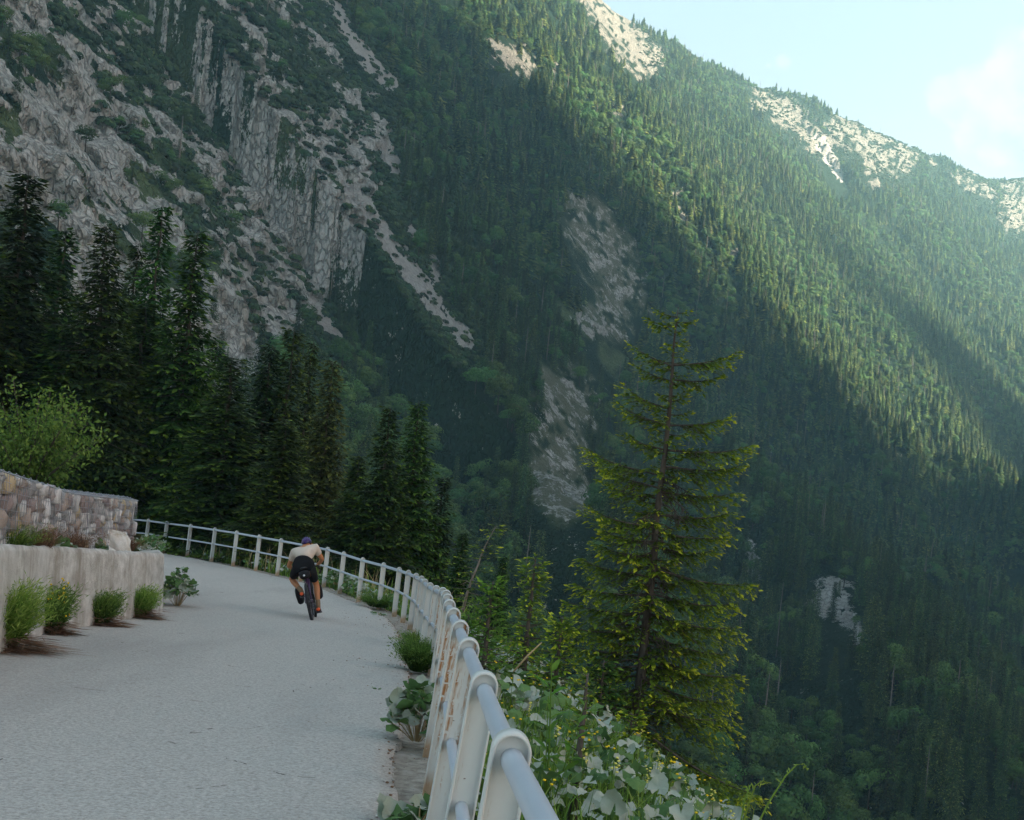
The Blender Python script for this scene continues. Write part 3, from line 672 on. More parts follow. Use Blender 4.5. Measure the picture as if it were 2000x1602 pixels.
def build_near():
    xs = np.concatenate([np.arange(-70, -16, 1.5), np.arange(-16, 12, .25), np.arange(12, 80, 1.5)]); ys = np.concatenate([np.arange(-9, 50, .3), np.arange(50, 122, 1.2)])
    X, Y = np.meshgrid(xs, ys, indexing='ij'); Z = z_near(X, Y); nx, ny = len(xs), len(ys)
    i = (np.arange(nx-1)[:, None]*ny + np.arange(ny-1)[None]).ravel(); F = np.stack([i, i+ny, i+ny+1, i+1], 1)
    m = M("earth", .95, .1); nf = m.noise(m.coord(), 1.2, 6, .65); m.color(m.ramp(nf, [(.3, (.018, .032, .012)), (.55, (.045, .075, .025)), (.75, (.10, .09, .055))])); m.bump(nf, 1, .08)
    o = link("hillside", mesh_np("hillside", np.stack([X, Y, Z], -1).reshape(-1, 3), F, [m.m], None, True)); tag(o, kind='structure')
build_near()

def offset_path(P, off):
    T = np.gradient(P, axis=0); T /= np.linalg.norm(T, axis=1)[:, None]; Nn = np.stack([T[:, 1], -T[:, 0]], 1); return P + Nn*off
def resample(P, n):
    s = np.concatenate([[0], np.cumsum(np.linalg.norm(np.diff(P, axis=0), axis=1))]); q = np.linspace(0, s[-1], n)
    return np.stack([np.interp(q, s, P[:, k]) for k in range(P.shape[1])], 1)
WALLPTS = [hit(-260, 1395), hit(0, 1280), hit(90, 1238), hit(175, 1225), hit(317, 1197)]   # foot of the concrete wall
WCORNER = WALLPTS[-1]
INNER = np.array([[WALLPTS[0][0]-2.6, -6], [WALLPTS[0][0]-1.6, WALLPTS[0][1]-2.0]] + [p[:2] for p in WALLPTS[0:1]] + [p[:2] for p in WALLPTS[1:]] + [[WCORNER[0]-.35, WCORNER[1]+1.2], [WCORNER[0]-1.4, WCORNER[1]+4.6], [WCORNER[0]-4.5, WCORNER[1]+9.5], [WCORNER[0]-11, WCORNER[1]+13]])
def build_road():
    out = offset_path(resample(PATH2, 900), -.30)
    jag = (fbm(np.arange(900)/6.0, 0.5, 0, 7, 3)-.5)*.10; out = out + np.stack([jag, 0*jag], 1)
    inn = resample(INNER, 900) + np.array([-.25, 0])
    out = np.concatenate([out]); n, k = 900, 44
    t = np.linspace(0, 1, k)[None, :, None]
    P = out[:, None]*(1-t) + inn[:, None]*t
    X, Y = P[..., 0], P[..., 1]; Z, _, _ = road_h(X, Y)
    Z = Z + (fbm(X/1.5, Y/1.5, 0, 61, 3)-.5)*.03 + .015
    Z[:, 0] -= .02
    # a broken thick edge towards the kerb
    e = np.stack([X[:, :1]+.02, Y[:, :1], Z[:, :1]-.10], -1); V = np.concatenate([e, np.stack([X, Y, Z], -1)], 1); k += 1
    i = (np.arange(n-1)[:, None]*k + np.arange(k-1)[None]).ravel(); F = np.stack([i, i+1, i+k+1, i+k], 1)
    m = M("asphalt", .9, .2); co = m.coord()
    fine = m.noise(co, 38, 4, .85); mid = m.noise(co, 6, 4); big = m.noise(m.coord(scale=(1, .35, 1)), .55, 4)
    vo = m.n("ShaderNodeTexVoronoi"); vo.inputs["Scale"].default_value = 90; m.l(co, vo.inputs["Vector"])
    c = m.ramp(fine, [(.30, (.13, .12, .108)), (.5, (.40, .377, .345)), (.72, (.68, .645, .59))])
    c = m.mix(m.math('MULTIPLY', big, .8, True), m.mix(.5, c, (.455, .428, .392)), c)
    c = m.mix(m.math('MULTIPLY', m.math('SUBTRACT', mid, .62, True), 1.5, True), c, (.19, .17, .15))
    # worn wheel tracks, stains, hairline cracks
    tr_ = m.noise(m.coord(scale=(1, .12, 1)), 1.1, 3, .5); c = m.mix(m.math('MULTIPLY', m.math('SUBTRACT', tr_, .5, True), 1.6, True), c, (.25, .235, .22))
    ve = m.n("ShaderNodeTexVoronoi", feature='DISTANCE_TO_EDGE'); ve.inputs["Scale"].default_value = .45; m.l(m.coord(), ve.inputs["Vector"])
    c = m.mix(m.math('MULTIPLY', m.math('LESS_THAN', ve.outputs["Distance"], .0022), m.math('GREATER_THAN', mid, .60)), c, (.10, .09, .08))
    m.color(c); m.bump(m.math('ADD', fine, m.math('MULTIPLY', vo.outputs["Distance"], .4)), .5, .012)
    o = link("road", mesh_np("road", V.reshape(-1, 3), F, [m.m], None, True)); tag(o, kind='structure')
    # concrete kerb strip that carries the railing
    a = offset_path(resample(PATH2, 1300), -.46); b = offset_path(resample(PATH2, 1300), .16); n = 1300
    k = 6; t = np.linspace(0, 1, k)[None, :, None]; P = a[:, None]*(1-t)+b[:, None]*t; X, Y = P[..., 0], P[..., 1]
    _, bz = fence_coord(X, Y); Z = bz - .045 + (fbm(X/.25, Y/.25, 0, 67, 3)-.5)*.03
    V = np.stack([X, Y, Z], -1); lo = V[:, -1:].copy(); lo[..., 2] -= .3; V = np.concatenate([V, lo], 1); k = 7
    i = (np.arange(n-1)[:, None]*k + np.arange(k-1)[None]).ravel(); F = np.stack([i, i+k, i+k+1, i+1], 1)
    m = M("kerb_concrete", .9, .2); co = m.coord(); nf = m.noise(co, 12, 6, .7)
    vo = m.n("ShaderNodeTexVoronoi"); vo.inputs["Scale"].default_value = 22; m.l(co, vo.inputs["Vector"])
    c = m.ramp(nf, [(.3, (.13, .11, .09)), (.5, (.27, .24, .20)), (.7, (.38, .35, .31))]); c = m.mix(m.math('LESS_THAN', vo.outputs["Distance"], .10), c, (.05, .045, .04)); m.color(c); m.bump(nf, .8, .02)
    o = link("kerb", mesh_np("kerb", V.reshape(-1, 3), F, [m.m], None, True)); tag(o, kind='structure')
build_road()

# ------------------------------------------------------------------ concrete wall and gabion on the left
def concrete_mat():
    m = M("weathered_concrete", .9, .2); co = m.coord(); st = m.coord(scale=(1, 1, .12)); nf = m.noise(co, 5, 6, .65); ns = m.noise(st, 2.6, 5, .7); nn = m.noise(co, 40, 3)
    c = m.ramp(nf, [(.3, (.34, .315, .28)), (.5, (.50, .48, .44)), (.7, (.66, .64, .60))])
    c = m.mix(m.math('MULTIPLY', m.math('SUBTRACT', ns, .47, True), 3.5, True), c, (.25, .215, .17))
    c = m.mix(m.math('MULTIPLY', m.math('SUBTRACT', m.noise(st, 1.1, 3), .52, True), 4, True), c, (.60, .585, .55))
    c = m.mix(m.math('MULTIPLY', m.math('SUBTRACT', nn, .68, True), 3, True), c, (.12, .10, .08)); m.color(c); m.bump(m.math('ADD', nf, m.math('MULTIPLY', nn, .4)), .8, .03); return m.m
WH = 1.06
def wall():
    front = resample(np.array([p[:2] for p in WALLPTS]), 70); ext = np.array([[front[0, 0]-.7, front[0, 1]-2.5]]); front = np.concatenate([resample(np.concatenate([ext, front[:1]]), 12)[:-1], front])
    c = front[-1]; back = resample(np.array([[c[0]-.02, c[1]+.10], [c[0]-.30, c[1]+1.0], [c[0]-1.4, c[1]+4.5], [c[0]-4.4, c[1]+9.3]]), 40)
    P = np.concatenate([front, back]); n = len(P); T = np.gradient(P, axis=0); T /= np.linalg.norm(T, axis=1)[:, None]; Nl = np.stack([-T[:, 1], T[:, 0]], 1)
    zr = z_road(P[:, 0], P[:, 1])
    topline = np.interp(P[:, 1], [0, 9, 11.9, 19.3, 30], [1.02, 1.02, 1.05, .93, .8]); topz = zr + topline
    cols = [(-.02, -.4), (-.02, .0)] ; V = []
    for h in np.linspace(0, 1, 14):
        q = P + Nl*(.06*h); z = zr-.02 + (topz-zr-.03)*h; nz = (fbm(P[:, 0]/.5, P[:, 1]/.5, z/.5, 31, 3)-.5)*.022
        q = q + Nl*nz[:, None]; V.append(np.stack([q[:, 0], q[:, 1], z], 1))
    V.insert(0, V[0]-[0, 0, .3])
    for k, (o_, dz) in enumerate([(.085, 0), (.14, .008), (.26, 0.0), (.40, -.01), (.44, -.08)]):
        q = P+Nl*o_; z = topz+dz+(fbm(P[:, 0]/.3, P[:, 1]/.3+k, 0, 37, 3)-.5)*.05; V.append(np.stack([q[:, 0], q[:, 1], z], 1))
    V = np.stack(V, 1); k = V.shape[1]; i = (np.arange(n-1)[:, None]*k+np.arange(k-1)[None]).ravel(); F = np.stack([i, i+k, i+k+1, i+1], 1)
    w = link("concrete_wall", mesh_np("concrete_wall", V.reshape(-1, 3), F, [concrete_mat()], None, False))
    tag(w, "low stained pale concrete retaining wall beside the road under the stone gabion", "wall")
    # soil of the terrace behind it
    inner = P+Nl*.42; topi = topz-.06
    L = [np.stack([inner[:, 0], inner[:, 1], topi], 1)]
    for d in (1.0, 2.5, 6, 14, 30):
        q = P + Nl*.42 + (np.array([-1.0, .25]))*d; L.append(np.stack([q[:, 0], q[:, 1], topi + (fbm(q[:, 0], q[:, 1], 0, 41, 3)-.5)*.12 + .02*d], 1))
    V = np.stack(L, 1); k = V.shape[1]; i = (np.arange(n-1)[:, None]*k+np.arange(k-1)[None]).ravel(); F = np.stack([i, i+k, i+k+1, i+1], 1)
    m = M("terrace_soil", .95, .1); nf = m.noise(m.coord(), 3, 5); m.color(m.ramp(nf, [(.3, (.04, .05, .02)), (.6, (.13, .11, .07))]))
    tag(link("terrace", mesh_np("terrace", V.reshape(-1, 3), F, [m.m], None, True)), kind='structure')
wall()
def terr_hit(u, v):
    lo, hi = 6, 30
    for _ in range(40):
        m = (lo+hi)/2; p = un(u, v, m); zt = float(z_road(p[0]+1.0, p[1])) + .93
        if p[2] > zt: lo = m
        else: hi = m
    return un(u, v, lo)
GA = un(-95, 1062, 11.4); GB = un(0, 1062, 12.9); GC = un(130, 1062, 16.4); GD = un(258, 1062, 20.6)
GTOP = [un(-95, 888, 11.4)[2], un(0, 922, 12.9)[2], un(130, 962, 16.4)[2], un(258, 976, 20.6)[2]]
def gabion():
    P = np.array([GA, GB, GC, GD]); L = np.concatenate([[0], np.cumsum(np.linalg.norm(np.diff(P[:, :2], axis=0), axis=1))]); tot = L[-1]
    def at(s, h):       # point on the face: s metres along, h 0..1 up
        q = np.array([np.interp(s, L, P[:, k]) for k in range(3)]); zt = np.interp(s, L, GTOP); q[2] = (q[2]-.12)*(1-h)+zt*h; return q
    dirs = P[-1, :2]-P[0, :2]; dirs /= np.linalg.norm(dirs); nin = np.array([-dirs[1], dirs[0]])
    g = thing("gabion_wall", "wire gabion wall filled with flat upright stones above the concrete wall", "gabion wall", tuple(at(tot/2, 0)))
    org = np.array(g.location[:])
    r = np.random.default_rng(8); cols = [(.36,.36,.36),(.48,.47,.46),(.25,.25,.25),(.36,.30,.26),(.56,.56,.56),(.31,.28,.27),(.42,.34,.22),(.26,.21,.20)]
    ms = []
    for k, c in enumerate(cols):
        m = M("gabion_stone", .9, .2); nf = m.noise(m.coord(scale=(1, 1, .3)), 22, 5, .7); m.color(m.mix(nf, tuple(x*.85 for x in c), tuple(min(1, x*1.6) for x in c))); m.bump(nf, .8, .02); ms.append(m.m)
    shapes = []
    Vi, Fi = ico(2)
    for k in range(16):
        V = np.sign(Vi)*np.abs(Vi)**.42; V = V*(1+.50*(fbm(Vi[:, 0]*1.6+k*7, Vi[:, 1]*1.6, Vi[:, 2]*1.6, k, 2)-.5)[:, None]); V += np.random.default_rng(k).normal(size=V.shape)*.03
        shapes.append(mesh_np("stone", V*.5, Fi, [ms[k % 8]]))
    s = 0.0; cnt = 0; joined = Geo()
    while s < tot:
        wcol = r.uniform(.13, .26); h = 0.0; H = np.interp(s, L, GTOP)-np.interp(s, L, P[:, 2])+.12
        while h < 1:
            hh = r.uniform(.11, .27)/H; hh = min(hh, 1-h) if 1-h-hh > .08 else 1-h
            nsp = 1 if r.random() < .93 else 2
            for q in range(nsp):
                w_ = wcol/nsp; c = at(s+w_*(q+.5), h+hh/2); c[:2] += nin*(.10+r.normal()*.018)
                o = link("stone", shapes[r.integers(0, 16)], g, c-org); o.rotation_euler = (r.normal()*.05, r.normal()*.12, math.atan2(dirs[1], dirs[0])+r.normal()*.06)
                o.scale = (w_*.97, r.uniform(.18, .26), hh*H*.97); cnt += 1
            h += hh
        s += wcol
    for h_ in np.arange(.08, 1, .19):                 # stones of the near end face
        for o_ in np.arange(.12, 1.05, .26):
            c = at(0, h_); c[:2] += nin*o_ - dirs*.02; o = link("stone", shapes[r.integers(0, 16)], g, c-org); o.rotation_euler = (r.normal()*.05, r.normal()*.1, math.atan2(dirs[1], dirs[0])); o.scale = (.20, .20, .19); cnt += 1
    # dark packed core, top stones, wire mesh
    Gc = Geo(); Vc = []
    for s_ in np.linspace(0, tot, 12):
        for h_, o_ in ((0, .12), (.93, .12), (.93, 1.0), (0, 1.0)):
            q = at(s_, h_); q[:2] += nin*o_; Vc.append(q-org)
    Fc = [];
    for a in range(11):
        for b in range(4): Fc.append([a*4+b, a*4+4+b, a*4+4+(b+1) % 4, a*4+(b+1) % 4])
    Fc += [[0, 1, 2, 3], [47, 46, 45, 44]]
    Gc.add(Vc, Fc); link("rubble_core", Gc.mesh("rubble_core", [plain("rubble_core", (.10, .09, .08), .95)]), g)
    Gt = Geo()
    for k in range(700):
        s_ = r.uniform(0, tot); o_ = r.uniform(.02, 1.0); q = at(s_, .95); q[:2] += nin*o_; sc_ = r.uniform(.035, .075)
        Gt.add(Vi*[sc_*1.3, sc_, sc_*.55]*r.uniform(.7, 1.2, 3) + (q-org), Fi, r.random())
    tm = M("top_stone", .9, .2); tm.color(tm.ramp(tm.attr("tint"), [(0, (.25, .24, .23)), (.5, (.42, .41, .39)), (1, (.52, .49, .44))])); to = link("top_stones", Gt.mesh("top_stones", [tm.m]), g); to['kind'] = 'stuff'
    W = Geo(); zs = np.arange(0, 1.01, .11)
    ns = int(tot/.11)
    for k in range(ns+1):
        s_ = tot*k/ns; pts = []
        for h_ in np.linspace(0, 1, 5):
            q = at(s_, h_); q[:2] -= nin*(.022+.008*math.sin(h_*9+k)); pts.append(q-org)
        for o_ in (.15, .5, 1.02):
            q = at(s_, 1.0); q[:2] += nin*o_; q[2] += .02+.02*math.sin(k*2.1+o_*5); pts.append(q-org)
        W.add(*tube(np.array(pts), .0035 if k % 9 else .007, 3, False))
    for h_ in zs:
        pts = []
        for s_ in np.linspace(0, tot, 60):
            q = at(s_, h_); q[:2] -= nin*.026; pts.append(q-org)
        W.add(*tube(np.array(pts), .0035 if 0 < h_ < .98 else .009, 3, False))
    for o_ in np.arange(.1, 1.03, .11):
        pts = []
        for s_ in np.linspace(0, tot, 80):
            q = at(s_, 1.0); q[:2] += nin*o_; q[2] += .03+.02*math.sin(s_*19+o_*5); pts.append(q-org)
        W.add(*tube(np.array(pts), .004, 3, False))
    for o_ in np.arange(0, 1.03, .11):      # end panel
        q0 = at(tot, 0); q1 = at(tot, 1); q0[:2] += nin*o_+dirs*.02; q1[:2] += nin*o_+dirs*.02; W.add(*tube(np.array([q0-org, q1-org]), .006, 3, False))
    wo = link("wire_mesh", W.mesh("wire_mesh", [plain("galvanised_wire", (.34, .36, .40), .5, .5, .3)]), g); wo['kind'] = 'stuff'
    print("stones", cnt)
    return org
gabion()
def boulder():
    Vi, Fi = ico(4); 
    for (u, v, D, s, lab) in ((214, 1066, 19.0, (.34, .24, .26), "pale pointed limestone boulder standing on the end of the concrete wall"), (203, 1079, 18.4, (.18, .13, .12), "small white stone lying against the foot of the pale boulder on the wall")):
        d = 1 + .5*(fbm(Vi[:, 0]*1.3+3+s[0]*9, Vi[:, 1]*1.3, Vi[:, 2]*1.3, 3, 4)-.5); V = Vi*d[:, None]; V = np.clip(V, -.78, 1.1)*np.array(s)
        V[:, 0] += V[:, 2]*(-.25)
        m = M("limestone", .9, .2); nf = m.noise(m.coord(), 7, 5); m.color(m.ramp(nf, [(.35, (.42, .36, .28)), (.5, (.60, .57, .51)), (.65, (.68, .66, .62))])); m.bump(nf, .7, .04)
        p = un(u, v, D); tag(link("boulder", mesh_np("boulder", V, Fi, [m.m]), None, p), lab, "boulder")
boulder()

# ------------------------------------------------------------------ railing
def railing():
    pm = M("painted_steel", .42, .4); co = pm.coord(); st = pm.coord(scale=(1, 1, .10)); n1 = pm.noise(co, 30, 4); n2 = pm.noise(st, 13, 5, .7); n3 = pm.noise(pm.coord("Object", (1, 1, .5)), 5, 4)
    oi = pm.n("ShaderNodeObjectInfo")
    c = pm.mix(n3, (.46, .48, .46), (.62, .64, .60))
    rust = pm.ramp(pm.math('ADD', n2, pm.math('MULTIPLY', oi.outputs["Random"], .10)), [(.585, (0, 0, 0)), (.66, (1, 1, 1))])
    c = pm.mix(pm.math('MULTIPLY', pm.math('GREATER_THAN', n1, .45), rust, True), c, pm.mix(n1, (.22, .07, .015), (.40, .22, .07)))
    spot = pm.noise(co, 60, 2); c = pm.mix(pm.math('GREATER_THAN', spot, .765), c, (.10, .05, .03))
    # rusty foot
    sx = pm.n("ShaderNodeSeparateXYZ"); tco = pm.n("ShaderNodeTexCoord"); pm.l(tco.outputs["Object"], sx.inputs[0])
    foot = pm.math('ADD', pm.math('SUBTRACT', .16, sx.outputs[2]), pm.math('MULTIPLY', pm.math('SUBTRACT', n2, .5), .35))
    c = pm.mix(pm.ramp(foot, [(.02, (0, 0, 0)), (.12, (.85, .85, .85))]), c, pm.mix(n1, (.30, .16, .06), (.48, .36, .22)))
    pm.color(c); pm.bump(n1, .15, .004)
    rm = M("rail_paint", .38, .4); co = rm.coord(); n1 = rm.noise(co, 18, 5, .7); c = rm.mix(rm.noise(co, 3, 3), (.36, .41, .46), (.46, .50, .55)); c = rm.mix(rm.math('GREATER_THAN', n1, .70), c, (.22, .10, .05)); rm.color(c); rm.bump(n1, .12, .004)
    fo = thing("railing", "light grey steel railing with two tubes and round topped posts along the outer road edge", "railing", tuple(BASE[NBACK]))
    org = np.array(fo.location[:])
    # post: upright web with a flange all around its rounded outline, like a channel bent over the top
    w, dep, tk = .050, .027, .008; Ht = 1.0
    arc = [(-w, -.25), (-w, .2), (-w, .5), (-w, .8), (-w, Ht-w-.0)] + [(-w*math.cos(a), Ht-w+w*math.sin(a)) for a in np.linspace(0, math.pi, 15)[1:-1]] + [(w, Ht-w), (w, .8), (w, .5), (w, .2), (w, -.25)]
    arc = np.array(arc); inn = arc.copy(); T = np.gradient(arc, axis=0); T /= np.linalg.norm(T, axis=1)[:, None]; Nn = np.stack([T[:, 1], -T[:, 0]], 1); inn = arc + Nn*tk
    k = len(arc); G = Geo()
    ring = [(arc, -dep), (arc, dep), (inn, dep), (inn, -dep)]
    V = np.concatenate([np.stack([a[:, 0], np.full(k, d), a[:, 1]], 1) for a, d in ring]); F = []
    for b in range(4):
        for i in range(k-1): F.append([b*k+i, b*k+i+1, ((b+1) % 4)*k+i+1, ((b+1) % 4)*k+i])
    G.add(V, F)
    for yy in (-.004, .004):
        Vw = np.concatenate([np.stack([inn[:, 0], np.full(k, yy), inn[:, 1]], 1), [[0, yy, .5]]]); G.add(Vw, [[i, i+1, k] for i in range(k-1)] + [[k-1, 0, k]])
    pmesh = G.mesh("railing_post", [pm.m])
    T3 = np.gradient(BASE, axis=0)
    for i in range(len(BASE)):
        if i in (0,): continue
        o = link("post", pmesh, fo, BASE[i]-org); a = math.atan2(T3[i][1], T3[i][0])-math.pi/2
        lean = np.interp(BASE[i][1], [0, 6, 10, 16, 30, 45], [4.5, 4.5, 3, 1, .5, 1.5])
        o.rotation_euler = (0, math.radians(lean), a)
    # lean moves the tops outward a little: move each base the other way so the rail keeps its line
    posts = [c for c in fo.children if c.name.startswith("post")]
    for c in posts:
        l = c.rotation_euler[1]; a = c.rotation_euler[2]; c.location.x -= math.sin(l)*math.cos(a); c.location.y -= math.sin(l)*math.sin(a)
    for nm, h, rr in (("top_rail", -.075, .030), ("lower_rail", -.50, .024)):
        pts = TOP + [0, 0, h]
        if nm == "lower_rail":
            for j in range(len(pts)):
                a = math.atan2(T3[j][1], T3[j][0])-math.pi/2; l = math.radians(np.interp(BASE[j][1], [0, 6, 10, 16, 30, 45], [4.5, 4.5, 3, 1, .5, 1.5])); pts[j][:2] -= .5*math.sin(l)*np.array([math.cos(a), math.sin(a)])
        for k, (a, b) in enumerate(zip(pts[:-1], pts[1:])):      # the tube is welded from lengths between posts
            pass
        fine = resample(pts, 160) if False else pts
        V, F = tube(fine-org, rr, 14); link(nm, mesh_np(nm, V, F, [rm.m], None, True), fo)
railing()
# ------------------------------------------------------------------ spruces beyond the bend
def tree_thing(name, label, T, K, leaf, bk, loc, rz=0, sc=(1, 1, 1), group=None, kinds=None):
    t = thing(name, label, "tree", loc, rz, group); t.scale = sc
    link("trunk", T if not isinstance(T, Geo) else T.mesh("trunk", [bk]), t); link("crown", K if not isinstance(K, Geo) else K.mesh("crown", [leaf]), t); return t
def stand():
    pr = []
    for k, (R, prof) in enumerate([(2.3, lambda q: (1-q)**.95*(.5+.5*min(1, q/.2))*(.8+.35*math.sin(q*37)**2)), (2.0, lambda q: (1-q)**1.05*(.6+.4*min(1, q/.15))*(.8+.35*math.sin(q*31+1)**2)), (2.6, lambda q: (1-q)**.9*(.55+.45*min(1, q/.25))*(.8+.35*math.sin(q*41+2)**2)), (2.1, lambda q: (1-q)**1.0*(.7+.3*min(1, q/.1))*(.8+.35*math.sin(q*29)**2))]):
        T, K = conifer(500+k, 14, R, 360, .065, .19, 7, droop=.62, upturn=.35, profile=prof, bare=.02, h0=.02, dead=10, tw=1.1, bw=(.38, .25), hang=.38)
        pr.append((T.mesh("spruce_trunk", [MAT['bark']]), K.mesh("spruce_crown", [MAT['needle']])))
    L = [  # top pixel, distance, half width px, prototype, label
      (55, 335, 45, 175, 0, "tallest dark spruce at the left edge, its top against the pale rock"),
      (-50, 300, 43, 170, 2, "dark spruce partly cut by the left edge of the photo"),
      (128, 445, 50, 120, 1, "slim dark spruce between the tallest left spruce and the broad one beside it"),
      (212, 437, 44, 150, 2, "broad dark spruce third from the left with a brownish top"),
      (318, 400, 54, 115, 3, "narrow spruce with a spire top left of the one against the pale cliff"),
      (272, 470, 57, 90, 1, "small spruce top showing between two taller spruces on the left"),
      (388, 450, 46, 140, 0, "tall spruce whose top stands against the pale cliff"),
      (575, 640, 50, 105, 1, "spruce with a twin looking top, right of the dip in the tree line"),
      (612, 668, 53, 80, 3, "slender spruce just right of the twin looking top"),
      (530, 672, 49, 130, 2, "broad bushy spruce left of the twin looking top"),
      (652, 703, 44, 95, 3, "yellowish thin spruce with its pale trunk showing behind the cyclist"),
      (762, 795, 38, 100, 0, "shorter dark spruce, left one of the pair right of the cyclist"),
      (820, 783, 40, 112, 2, "shorter spruce, right one of the pair right of the cyclist"),
      (868, 930, 41, 75, 1, "low spruce at the right end of the dark tree group"),
      (455, 695, 41, 135, 1, "dark spruce in front of the dip in the tree line"),
      (285, 590, 47, 150, 3, "front spruce above the start of the railing"),
      (120, 640, 44, 150, 0, "dark spruce behind the green shrub"),
      (-20, 600, 43, 150, 2, "dark spruce behind the left end of the gabion wall"),
      (380, 750, 46, 120, 2, "bushy spruce behind the left part of the railing"),
      (700, 890, 40, 90, 1, "low dark spruce between the pale trunked one and the pair"),
      (560, 820, 38, 110, 0, "low dark spruce straight behind the cyclist's head"),
      (190, 690, 45, 110, 1, "lower dark spruce above the right end of the gabion wall"),
      (905, 1040, 36, 60, 3, "small spruce beside the leaning bare topped tree"),
      (985, 1085, 40, 55, 0, "small dark spruce behind the bright green larch"),
    ]
    for (u, v, D, w, k, lab) in L:
        p = un(u, v, D); z = float(z_near(p[0], p[1])) - .3; H = p[2]-z; R = w*D/FPX
        nat = (2.3, 2.0, 2.6, 2.1)[k]
        km = pr[k][1]
        if u == 652:
            km = km.copy(); km.materials[0] = MAT["needle_olive"]
        tree_thing("spruce_tree", lab, pr[k][0], km, None, None, (p[0], p[1], z), k*1.7+u*.01, (R/nat*1.15, R/nat*1.15, H/14), "dark spruces beyond the bend of the road")
    r = np.random.default_rng(9)
    for i in range(17):
        u = -60 + i*54 + r.normal()*12; v = float(np.interp(u, [-60, 60, 200, 400, 480, 600, 700, 860], [520, 520, 590, 640, 790, 800, 900, 960])) + r.normal()*18; D = r.uniform(49, 58)
        p = un(u, v, D); z = float(z_near(p[0], p[1]))-.3; k = i % 4; R = r.uniform(100, 130)*D/FPX
        tree_thing("spruce_tree", "dark spruce of the second row, filling a gap between the front spruces", pr[k][0], pr[k][1], None, None, (p[0], p[1], z), r.random()*6, (R/2.2, R/2.2, (p[2]-z)/14), "second row of dark spruces")
    # leaning half bare tree right of them
    T, K = conifer(911, 6, 1.0, 46, .10, .15, 4, droop=.3, bare=.12, thin=.9, dead=14, bend=(.7, 0), tr=.7)
    p = un(985, 1028, 31); z = float(z_near(p[0]-.9, p[1]))-.2; q = (p[2]-z)/6
    tree_thing("leaning_spruce", "thin leaning spruce with a bare pale stem right of the dark tree group", T, K, MAT['needle_hero'], MAT['bark_grey'], (p[0]-.9, p[1], z), 0, (1, 1, q))
stand()

# ------------------------------------------------------------------ the big spruce on the slope and its neighbours
def hero():
    D = 17.0; bx = 2.16; zb = float(z_near(bx, D)) - .15; ztop = un(1335, 600, D)[2]; H = ztop - zb; r = np.random.default_rng(31)
    def q_of(u, v): return (un(u, v, D)[2]-zb)/H
    ppm = FPX/D; br = []
    limbs = [(1275,655,640),(1292,628,620),(1240,698,716),(1252,738,745),(1210,782,800),(1208,812,832),(1222,868,880),(1145,908,930),(1182,930,955),(1195,975,975),(1160,1012,1032),(1185,1055,1060),(1140,1110,1128),(1165,1078,1090),(1128,1160,1165),(1130,1215,1200),(1105,1240,1235),(1120,1290,1275),(1150,1330,1310),(1130,1370,1350),(1160,1410,1390),
             (1362,640,630),(1350,618,612),(1437,718,714),(1405,765,742),(1418,828,832),(1455,893,880),(1450,932,912),(1442,985,962),(1455,1025,1005),(1420,1060,1040),(1400,1082,1070),(1465,1150,1112),(1440,1190,1160),(1452,1245,1200),(1425,1290,1240),(1452,1330,1282),(1440,1380,1330),(1452,1425,1370),(1455,1490,1420),(1442,1550,1460)]
    for (u, v, o) in limbs:
        tx = 1335 - (o-600)*.105; dx = (u-tx)/ppm; a = r.normal()*.30
        az = (0 if dx > 0 else math.pi)+a; q = q_of(tx, o); br.append((q, az, abs(dx)/math.cos(a)*1.0, (o-v)/ppm/max(.3, abs(dx))*.5))
    for i in range(115):
        q = .03+.95*((i+r.random())/115); R = 1.42*(1-q)**.62*(.5+.5*min(1, q/.08)); az = i*2.39996+r.normal()*.4
        vis = abs(math.sin(az)); br.append((q, az, R*(.30+.34*r.random())*(.75+.35*vis), r.normal()*.10))
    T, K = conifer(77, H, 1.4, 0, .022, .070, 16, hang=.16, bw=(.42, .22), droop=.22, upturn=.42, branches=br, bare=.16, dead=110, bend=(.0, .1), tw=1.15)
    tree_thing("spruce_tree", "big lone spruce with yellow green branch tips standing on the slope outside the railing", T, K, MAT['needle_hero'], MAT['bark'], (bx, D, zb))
hero()
